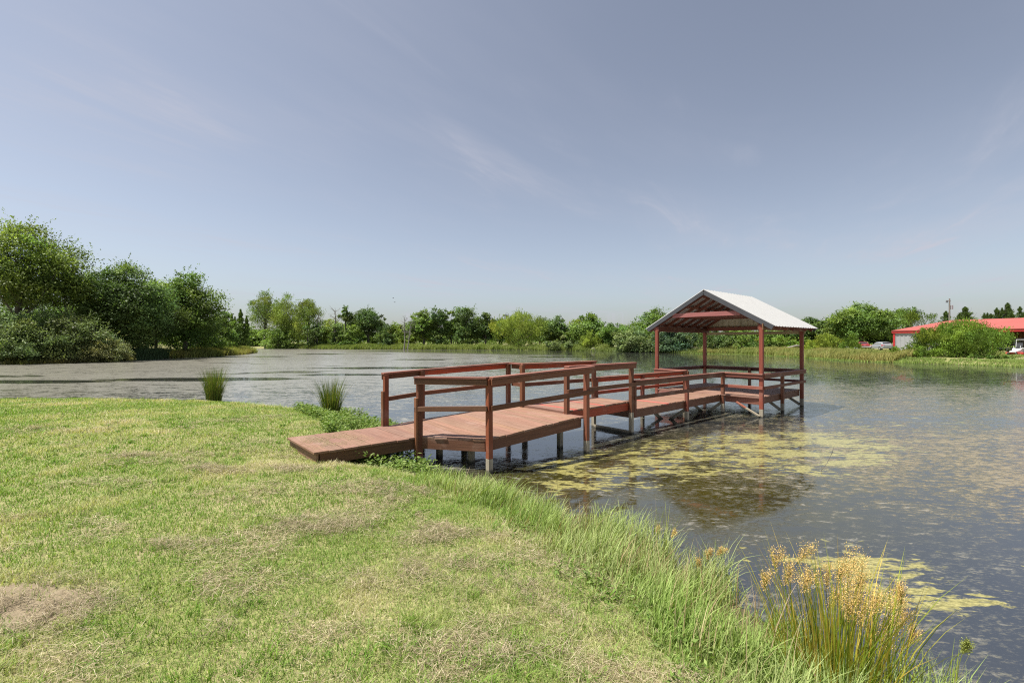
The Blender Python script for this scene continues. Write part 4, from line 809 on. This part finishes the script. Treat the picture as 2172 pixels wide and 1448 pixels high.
# ------------------------------------------------------------------ rushes
def rush(name, label, cx_, cy_, n, h, spread, cols, seed, wid=.006, heads=(), group="clumps of rush along the shore", bend=.35, headcol=(.58, .40, .16)):
    r = np.random.default_rng(seed); g0 = max(float(gz(np.array([cx_]), np.array([cy_]))[0]), -.05); root = empty(name, (cx_, cy_, g0)); tag(root, label, "rush", group)
    a = r.uniform(0, 6.283, n); q = r.random(n) ** .6; X = np.cos(a) * spread * q; Y = np.sin(a) * spread * q * .8
    c = palette(r.random(n), cols) * r.uniform(.7, 1.25, n)[:, None]
    blades("stems", X, Y, np.full(n, -.04), h * r.uniform(.55, 1.1, n), wid * r.uniform(.7, 1.3, n), a + r.normal(0, .5, n), np.clip(r.normal(bend * .75, bend * .4, n), .02, 1.1) * (.35 + q), c, None, None, segs=5, parent=root)
    for (hx, hy, hz, sz, ax) in heads:                          # loose branching seed heads on their own stalks
        b = np.array([hx * .45 + r.normal(0, .03), hy * .45 + r.normal(0, .03), 0]); tp = np.array([hx, hy, hz]); m_ = (b + tp) / 2 + np.array([0, 0, .08])
        st = tube([b, m_, tp], [.0035, .003, .002], 4); ax = np.array(ax, float); ax /= np.linalg.norm(ax); m = 900; t = r.random(m); k = r.integers(0, 9, m); bd = rdir(r, 9, .4) * .55 + ax
        bd /= np.linalg.norm(bd, axis=1, keepdims=True); C = tp + ax * sz * .9 * (k / 9.0)[:, None] + bd[k] * (t * sz * .95)[:, None] + r.normal(size=(m, 3)) * sz * .13
        br_ = [tube([tp, tp + ax * sz * .9 * (q_ / 9.0), tp + ax * sz * .9 * (q_ / 9.0) + bd[q_] * sz * .9], [.0018, .0014, .0006], 3) for q_ in range(9)]; st = join([st] + br_)
        L = r.uniform(.005, .011, m); V, F_ = leaf_quads(C, rdir(r, m) + bd[k], rdir(r, m), L, L * .5); cc = np.array(headcol) * r.uniform(.55, 1.5, m)[:, None] * np.array([1, 1, 1]) + r.uniform(0, .12, m)[:, None] * np.array([.5, .7, .3]) * (r.random(m) < .4)[:, None]
        V = np.concatenate([st[0], V]); F_ = [np.concatenate([st[1], F_ + len(st[0])])]
        np_mesh("seed_head", V, F_, MGRASS, col=np.concatenate([np.tile([[.15, .18, .04]], (len(st[0]), 1)), np.repeat(cc, 4, 0)]), parent=root)
    return root
RC = [(.06, .11, .02), (.12, .18, .03), (.24, .20, .06)]
rush("rush_clump", "dark green rush clump on the lawn's far edge, left one of two", -10.0, 15.35, 700, 1.30, .22, RC, 1, .013, bend=.22)
rush("rush_clump", "dark green rush clump behind the dock ramp, right one of two", -5.08, 12.85, 620, 1.24, .22, RC, 2, .011, bend=.27)
r = np.random.default_rng(9); hd = []
for (px, py, sz) in ((1645, 1170, .10), (1620, 1215, .09), (1690, 1160, .12), (1665, 1200, .10), (1705, 1215, .09), (1752, 1215, .12), (1775, 1195, .11), (1800, 1180, .13), (1790, 1230, .13), (1760, 1250, .12), (1815, 1215, .12), (1812, 1250, .12), (1840, 1262, .12),
        (1822, 1290, .13), (1858, 1285, .13), (1890, 1262, .12), (1875, 1310, .13), (1902, 1300, .12), (1845, 1330, .11), (1800, 1275, .10), (1930, 1328, .09), (1868, 1345, .10), (1715, 1385, .08), (1912, 1240, .08)):
    dd = 2.95 + r.uniform(-.25, .35); hd.append((at(px, dd) - 2.02, dd - 2.86, zat(py + 14, dd) - .10, sz, (r.uniform(.1, .7), r.uniform(-.2, .3), 1)))
RG = [(.14, .215, .025), (.23, .28, .03), (.36, .32, .045), (.48, .34, .07)]
rush("flowering_rush", "large yellow-green flowering rush with orange-tan seed heads at the lower right corner", 2.02, 2.86, 420, .90, .36, RG, 3, .0085, hd, bend=.30, group="flowering rushes on the near bank")
for k, (px, py, dd, lab) in enumerate(((1395, 1098, 5.1, "single tan seed head above the bank grass, farther left of two close together"), (1425, 1105, 5.0, "single tan seed head above the bank grass, right of two close together"), (1500, 1150, 4.2, "small flowering rush with leaning tan heads between the far seed heads and the large rush"))):
    x_, y_ = at(px, dd) - .06, dd; hs = [(.06, 0, zat(py + 10, dd) - .12, .07, (.3, 0, 1))] + ([(.16, .03, zat(py - 2, dd) - .14, .07, (1, 0, .7)), (-.02, 0, zat(py + 30, dd) - .12, .07, (0, 0, 1))] if k == 2 else [])
    rush("flowering_rush", lab, x_, y_, 26, .55, .07, RG[:3], 20 + k, .005, hs, bend=.3, group="flowering rushes on the near bank")
rush("rush_sprout", "small rush sprout with a green tuft in the water at the bottom right corner", 2.72, 2.86, 26, .42, .06, RG[:3], 31, .006, [(.10, .0, .34, .05, (.5, 0, 1)), (.14, .05, .30, .05, (1, 0, .8))], bend=.6, headcol=(.22, .24, .06), group="flowering rushes on the near bank")

# ------------------------------------------------------------------ small things in and on the water
tv, tf = tube([(5.33, 7.9, -.1), (5.34, 7.9, .02), (5.43, 7.88, .16), (5.50, 7.86, .33), (5.53, 7.86, .44)], [.006, .006, .005, .004, .002], 5); o = np_mesh("twig", tv, [tf], MDEAD, smooth=True); tag(o, "thin bare twig curving up out of the pond right of the shelter's reflection", "twig")
def log(name, label, pts, rad):
    tv, tf = tube(pts, rad, 8); o = np_mesh(name, tv, [tf], MDEAD, smooth=True); tag(o, label, "log")
log("driftwood_log", "grey fallen log among the sedge between the shelter's right posts", [(at(1660, 79), 79, .75), (at(1672, 78.6), 78.6, 1.15), (at(1690, 78), 78, 1.55), (at(1698, 78), 78, 1.45)], [.22, .2, .16, .06])
log("bleached_branch", "bleached white branch arching at the far waterline below the small bright shrub", [(at(1253, 104), 104, -.1), (at(1256, 104), 104, .7), (at(1260, 104), 104, .75), (at(1263, 104), 104, .1)], [.09, .09, .08, .05])

# ------------------------------------------------------------------ barn, vehicles, pole
MRED = plain("red_steel_roof", (.32, .070, .055), .6, .0, .08, .3); MREDT = plain("red_trim", (.40, .03, .03), .4, .1, .05)
MGREY = plain("pale_grey_siding", (.30, .305, .32), .55, .1, .06, 1.2); MBRN = plain("rusty_wall", (.26, .13, .06), .7, .1, .25, 1.5); MDK = plain("dark_metal", (.03, .032, .036), .45, .2)
MSILV = plain("silver_paint", (.30, .315, .34), .3, .4, .03); MCRED = plain("dark_red_paint", (.20, .03, .04), .3, .3, .05); MWHITE = plain("white_paint", (.50, .51, .52), .35, 0, .05)
MGLASS = plain("dark_glass", (.02, .025, .03), .08, 0, .02, 1, .8); MTIRE = plain("tyre_rubber", (.02, .02, .02), .8); MLAMP = plain("red_lamp", (.40, .02, .02), .25); MRIM = plain("wheel_alloy", (.45, .46, .48), .35, .6); MRUST = plain("red_implement_paint", (.45, .05, .04), .5, 0, .2)
bx0, by0 = at(1897, 80), 80.0; ev = Vector((.447, -.894, 0)); en = Vector((.894, .447, 0)); barn = empty("barn", (bx0, by0, .7)); tag(barn, "long barn with red metal roof and pale grey siding at the right edge", "barn")
bz, ez_, rz_, HW, LN = 0.0, 3.28, 5.72, 22.6, 46.0
Lp = lambda t, w_, z_: ev * t + en * w_ + UP * z_
def ribs(t0, t1, w_, z0, z1, mat, name, period=.9, dep=.05):
    V = []; t = t0; prof = []
    while t < t1:
        for dt, h in ((0, 0), (.10, dep), (.26, dep), (.36, 0)): prof.append((min(t + dt, t1), h))
        t += period
    prof.append((t1, 0))
    for t, h in prof: V += [Lp(t, w_ - h, z0), Lp(t, w_ - h, z1)]
    return np_mesh(name, V, [np.array([[2 * i, 2 * i + 2, 2 * i + 3, 2 * i + 1] for i in range(len(prof) - 1)])], mat, parent=barn)
def flatp(pts, name, mat, thick=.12):
    o = np_mesh(name, pts, [np.array([list(range(len(pts)))])], mat, parent=barn); md = o.modifiers.new("thick", 'SOLIDIFY'); md.thickness = thick; md.offset = 0; return o
ribs(0, 12.2, 0, -.4, ez_ - .05, MGREY, "front_wall", .6, .04)
MB().beam(Lp(0, -.04, -.4), Lp(0, -.04, ez_ + .1), .30, .16, (1, 1, 1), side=ev).build("corner_trim", MREDT, barn)
MB().beam(Lp(-.3, -.14, ez_ - .08), Lp(LN, -.14, ez_ - .08), .16, .42, (1, 1, 1)).build("eave_trim", MREDT, barn)
flatp([Lp(-.3, -.3, ez_ + .12), Lp(LN, -.3, ez_ + .12), Lp(LN, HW, rz_), Lp(-.3, HW, rz_)], "roof", MRED, .1); flatp([Lp(-.3, HW, rz_), Lp(LN, HW, rz_), Lp(LN, 2 * HW, ez_ + .12), Lp(-.3, 2 * HW, ez_ + .12)], "roof", MRED, .1)
flatp([Lp(.05, 0, -.4), Lp(.05, 2 * HW, -.4), Lp(.05, 2 * HW, ez_), Lp(.05, HW, rz_ - .1), Lp(.05, 0, ez_)], "end_wall", MGREY, .08); ribs(12.2, LN, 7.0, -.4, ez_ + .5, MBRN, "back_wall", .9, .06)
for t in (12.3, 21, 30, 39): MB().beam(Lp(t, .1, -.4), Lp(t, .1, ez_), .18, .18, (1, 1, 1), side=ev).build("bay_post", MREDT, barn)

def wheel(parent, p, rad, wdt, axis):
    a = Vector(axis).normalized(); p = Vector(p); o1, o2 = [], []
    tv, tf = tube([p - a * wdt / 2, p - a * wdt / 2 * .98, p + a * wdt / 2 * .98, p + a * wdt / 2], [rad * .62, rad, rad, rad * .62], 18); o = np_mesh("wheel", tv, [tf], MTIRE, parent=parent, smooth=False)
    tv, tf = tube([p - a * wdt * .46, p - a * wdt * .45, p + a * wdt * .45, p + a * wdt * .46], [.01, rad * .62, rad * .62, .01], 14); r_ = np_mesh("rim", tv, [tf], MRIM, parent=o)
    return o
def loft(parent, name, secs, mat, smooth=True, bev=.0):
    """closed skin through cross-sections (each a list of the same number of points)"""
    k = len(secs[0]); V = [p for s_ in secs for p in s_]; F = []
    for i in range(len(secs) - 1):
        for j in range(k): F.append((i * k + j, i * k + (j + 1) % k, (i + 1) * k + (j + 1) % k, (i + 1) * k + j))
    caps = [np.array([list(range(k))[::-1]]), np.array([[(len(secs) - 1) * k + j for j in range(k)]])]
    return np_mesh(name, V, [np.array(F)] + caps, mat, parent=parent, smooth=smooth)
def car(name, label, px, d, zg, heading, paint, hatch=True, group="cars parked beside the barn"):
    """three-box car, local +x forwards"""
    root = empty(name, (at(px, d), d, zg), heading); tag(root, label, "car", group)
    def sec(x, zb, zt, wb, wt, r_=.08): return [(x, -wb, zb), (x, wb, zb), (x, wb, zb + (zt - zb) * .55), (x, wt, zt - r_ * .4), (x, wt - r_, zt), (x, -wt + r_, zt), (x, -wt, zt - r_ * .4), (x, -wb, zb + (zt - zb) * .55)]
    loft(root, "body", [sec(-2.22, .42, .78, .70, .66), sec(-2.12, .30, .96, .84, .78), sec(-1.5, .24, 1.0, .88, .80), sec(0, .22, .97, .89, .82), sec(1.1, .24, .93, .88, .80), sec(1.9, .28, .80, .84, .74), sec(2.2, .40, .66, .70, .62)], paint, False)
    tail = -1.95 if hatch else -1.35
    loft(root, "cabin", [sec(tail, .93, 1.0, .76, .74, .03), sec(tail + .42, .94, 1.38, .77, .60), sec(-.5, .94, 1.45, .78, .62), sec(.25, .94, 1.40, .78, .60), sec(1.05, .91, .95, .76, .72, .03)], paint, False)
    # windows proud of the cabin
    for sg in (1, -1):
        np_mesh("side_window", [(tail + .42, sg * .765, 1.02), (.80, sg * .765, 1.0), (.22, sg * .655, 1.33), (-.5, sg * .675, 1.37), (tail + .60, sg * .665, 1.32)], [np.array([[0, 1, 2, 3, 4]])], MGLASS, parent=root)
        np_mesh("tail_lamp", [(-2.20, sg * .70, .72), (-2.14, sg * .82, .72), (-1.86, sg * .885, .76), (-1.88, sg * .85, .92), (-2.12, sg * .79, .94), (-2.18, sg * .52, .92), (-2.225, sg * .50, .74)], [np.array([[0, 1, 2, 3, 4, 5, 6]])], MLAMP, parent=root)
        for xx_ in (-1.35, 1.38): wheel(root, (xx_, sg * .80, .31), .32, .20, (0, 1, 0))
    np_mesh("rear_window", [(tail + .05, -.62, 1.03), (tail + .05, .62, 1.03), (tail + .36, .52, 1.36), (tail + .36, -.52, 1.36)], [np.array([[0, 1, 2, 3]])], MGLASS, parent=root)
    np_mesh("windscreen", [(.98, -.64, 1.0), (.98, .64, 1.0), (.34, .52, 1.39), (.34, -.52, 1.39)], [np.array([[0, 1, 2, 3]])], MGLASS, parent=root)
    MB().beam((-2.235, -.72, .46), (-2.235, .72, .46), .10, .20, (1, 1, 1)).build("rear_bumper", paint, root); MB().beam((-2.24, -.18, .80), (-2.24, .18, .80), .02, .12, (1, 1, 1)).build("licence_plate", MWHITE, root)
    return root
def gat(px, d): return float(gz(np.array([at(px, d)]), np.array([d]))[0])
car("parked_car", "silver hatchback with red tail lights parked left of the barn", 1868, 82, gat(1868, 82), math.radians(78), MSILV, True)
car("parked_car", "dark red sedan, seen from behind between the bushes and the silver hatchback", 1829, 87, gat(1829, 87), math.radians(62), MCRED, False)
car("parked_car", "white car mostly hidden behind the small yellow-green shrub", 1786, 74, gat(1786, 74), math.radians(170), MWHITE, True)
tr = empty("utility_trailer", (at(1846, 84), 84, gat(1846, 84)), math.radians(150)); tag(tr, "low white flatbed trailer between the red sedan and the silver hatchback", "trailer")
mb = MB(); mb.beam((-1.4, 0, .55), (1.4, 0, .55), 1.5, .12, (1, 1, 1)); mb.beam((1.4, 0, .52), (2.3, 0, .52), .08, .08, (1, 1, 1)); mb.build("bed", MWHITE, tr)
for sg in (1, -1): MB().beam((-1.4, sg * .74, .80), (1.4, sg * .74, .80), .04, .10, (1, 1, 1)).build("side_rail", MRUST, tr); wheel(tr, (-.2, sg * .82, .30), .30, .16, (0, 1, 0))
# equipment in front of the open bay
mw = empty("ride_on_mower", (at(2157, 55), 55, gat(2157, 55)), math.radians(200)); tag(mw, "red and white ride-on mower parked on the grass before the barn's open bay", "mower")
loft(mw, "body", [[(x_, -w_, zb), (x_, w_, zb), (x_, w_, zt), (x_, -w_, zt)] for x_, w_, zb, zt in ((-.95, .36, .38, .72), (-.6, .45, .35, .86), (-.1, .42, .35, .80), (.2, .34, .35, .55), (.95, .30, .32, .46))], MWHITE, False)
loft(mw, "cutting_deck", [[(x_, -w_, .14), (x_, w_, .14), (x_, w_ - .05, .34), (x_, -w_ + .05, .34)] for x_, w_ in ((-.25, .5), (0, .78), (.6, .78), (.85, .5))], MRUST, False)
mb = MB(); mb.beam((-.55, 0, .90), (-.05, 0, .90), .5, .12, (1, 1, 1)); mb.beam((-.58, 0, .9), (-.74, 0, 1.42), .5, .10, (1, 1, 1), side=Vector((0, 1, 0))); mb.build("seat", MDK, mw)
mb = MB()
for sg in (1, -1): mb.beam((-.8, sg * .42, .6), (-.95, sg * .42, 1.85), .06, .06, (1, 1, 1), side=Vector((0, 1, 0)))
mb.beam((-.95, -.45, 1.85), (-.95, .45, 1.85), .06, .06, (1, 1, 1)); mb.build("roll_bar", MWHITE, mw)
for sg in (1, -1):
    wheel(mw, (-.65, sg * .56, .30), .30, .26, (0, 1, 0)); wheel(mw, (.98, sg * .34, .16), .16, .12, (0, 1, 0)); MB().beam((.1, sg * .3, .6), (-.05, sg * .3, 1.12), .035, .035, (1, 1, 1), side=Vector((0, 1, 0))).build("control_lever", MWHITE, mw)
tk = empty("stock_trailer", (at(2165, 60), 60, gat(2165, 60)), math.radians(190)); tag(tk, "dark slatted stock trailer in the shade before the barn's open bay", "trailer")
mb = MB(); mb.beam((-2.6, 0, .6), (2.6, 0, .6), 1.9, .14, (1, 1, 1)); mb.build("floor", MDK, tk)
for sg in (1, -1):
    mb = MB()
    for z_ in (.85, 1.15, 1.48): mb.beam((-2.6, sg * .93, z_), (2.6, sg * .93, z_), .04, .19, (1, 1, 1))
    for x_ in (-2.6, -1.3, 0, 1.3, 2.6): mb.beam((x_, sg * .965, .66), (x_, sg * .965, 1.86), .05, .05, (1, 1, 1), side=Vector((1, 0, 0)))
    mb.build("side_panel", MDK, tk)
    for x_ in (-.7, .3): wheel(tk, (x_, sg * 1.02, .35), .35, .2, (0, 1, 0))
MB().beam((-2.7, 0, 1.92), (2.7, 0, 1.92), 1.98, .06, (1, 1, 1)).build("roof", MDK, tk); MB().beam((-2.6, sg * .98, 1.70), (2.6, sg * .98, 1.70), .03, .10, (1, 1, 1)).build("pale_stripe", MGREY, tk)
pole = empty("utility_pole", (at(2014, 97), 97, .8)); tag(pole, "wooden utility pole with transformer behind the barn roof", "utility pole"); ph = zat(633, 97) - .8
tv, tf = tube([(0, 0, -.3), (0, 0, ph * .5), (0, 0, ph)], [.17, .15, .12], 10); np_mesh("pole", tv, [tf], MDEAD, parent=pole, smooth=True)
tv, tf = tube([(.36, -.1, ph - 2.3), (.36, -.1, ph - 2.28), (.36, -.1, ph - 1.45), (.36, -.1, ph - 1.42)], [.02, .24, .24, .05], 14); np_mesh("transformer", tv, [tf], MGREY, parent=pole)
MB().beam((-.75, 0, ph - .55), (.25, 0, ph - .55), .09, .10, (1, 1, 1)).build("crossarm", MDEAD, pole)
for x_ in (-.70, -.45):
    tv, tf = tube([(x_, 0, ph - .9), (x_, 0, ph - .72), (x_, 0, ph - .5), (x_, 0, ph - .38)], [.05, .07, .03, .06], 8); np_mesh("insulator", tv, [tf], MDK, parent=pole)

# two birds over the far trees
MBIRD = plain("dark_feathers", (.03, .028, .026), .7)
for px, py, d, rz, lab in ((834, 632, 104, .4, "small dark bird in flight, upper one of two over the far trees"), (837, 641, 100, 1.0, "small dark bird in flight, lower one of two over the far trees")):
    tv, tf = tube([(-.17, 0, 0), (-.12, 0, .01), (.0, 0, .015), (.12, 0, .025), (.17, 0, .035), (.21, 0, .03)], [.005, .035, .05, .032, .030, .004], 8)
    nv = len(tv); W_ = []; Q_ = []
    for sg in (1, -1):
        b = nv + len(W_); W_ += [(.08, sg * .03, .03), (-.07, sg * .03, .025), (-.05, sg * .20, .10), (.09, sg * .18, .11), (-.02, sg * .36, .07), (.03, sg * .36, .075)]
        Q_ += [(b, b + 1, b + 2, b + 3), (b + 3, b + 2, b + 4, b + 5)]
    b = nv + len(W_); W_ += [(-.14, .02, .01), (-.14, -.02, .01), (-.27, -.05, .01), (-.27, .05, .01)]; Q_.append((b, b + 1, b + 2, b + 3))
    o = np_mesh("bird", np.concatenate([tv, np.array(W_)]), [np.concatenate([tf, np.array(Q_)])], MBIRD, smooth=True); o.location = (at(px, d), d, zat(py, d)); o.rotation_euler = (0, 0, rz); tag(o, lab, "bird", "birds over the far trees")
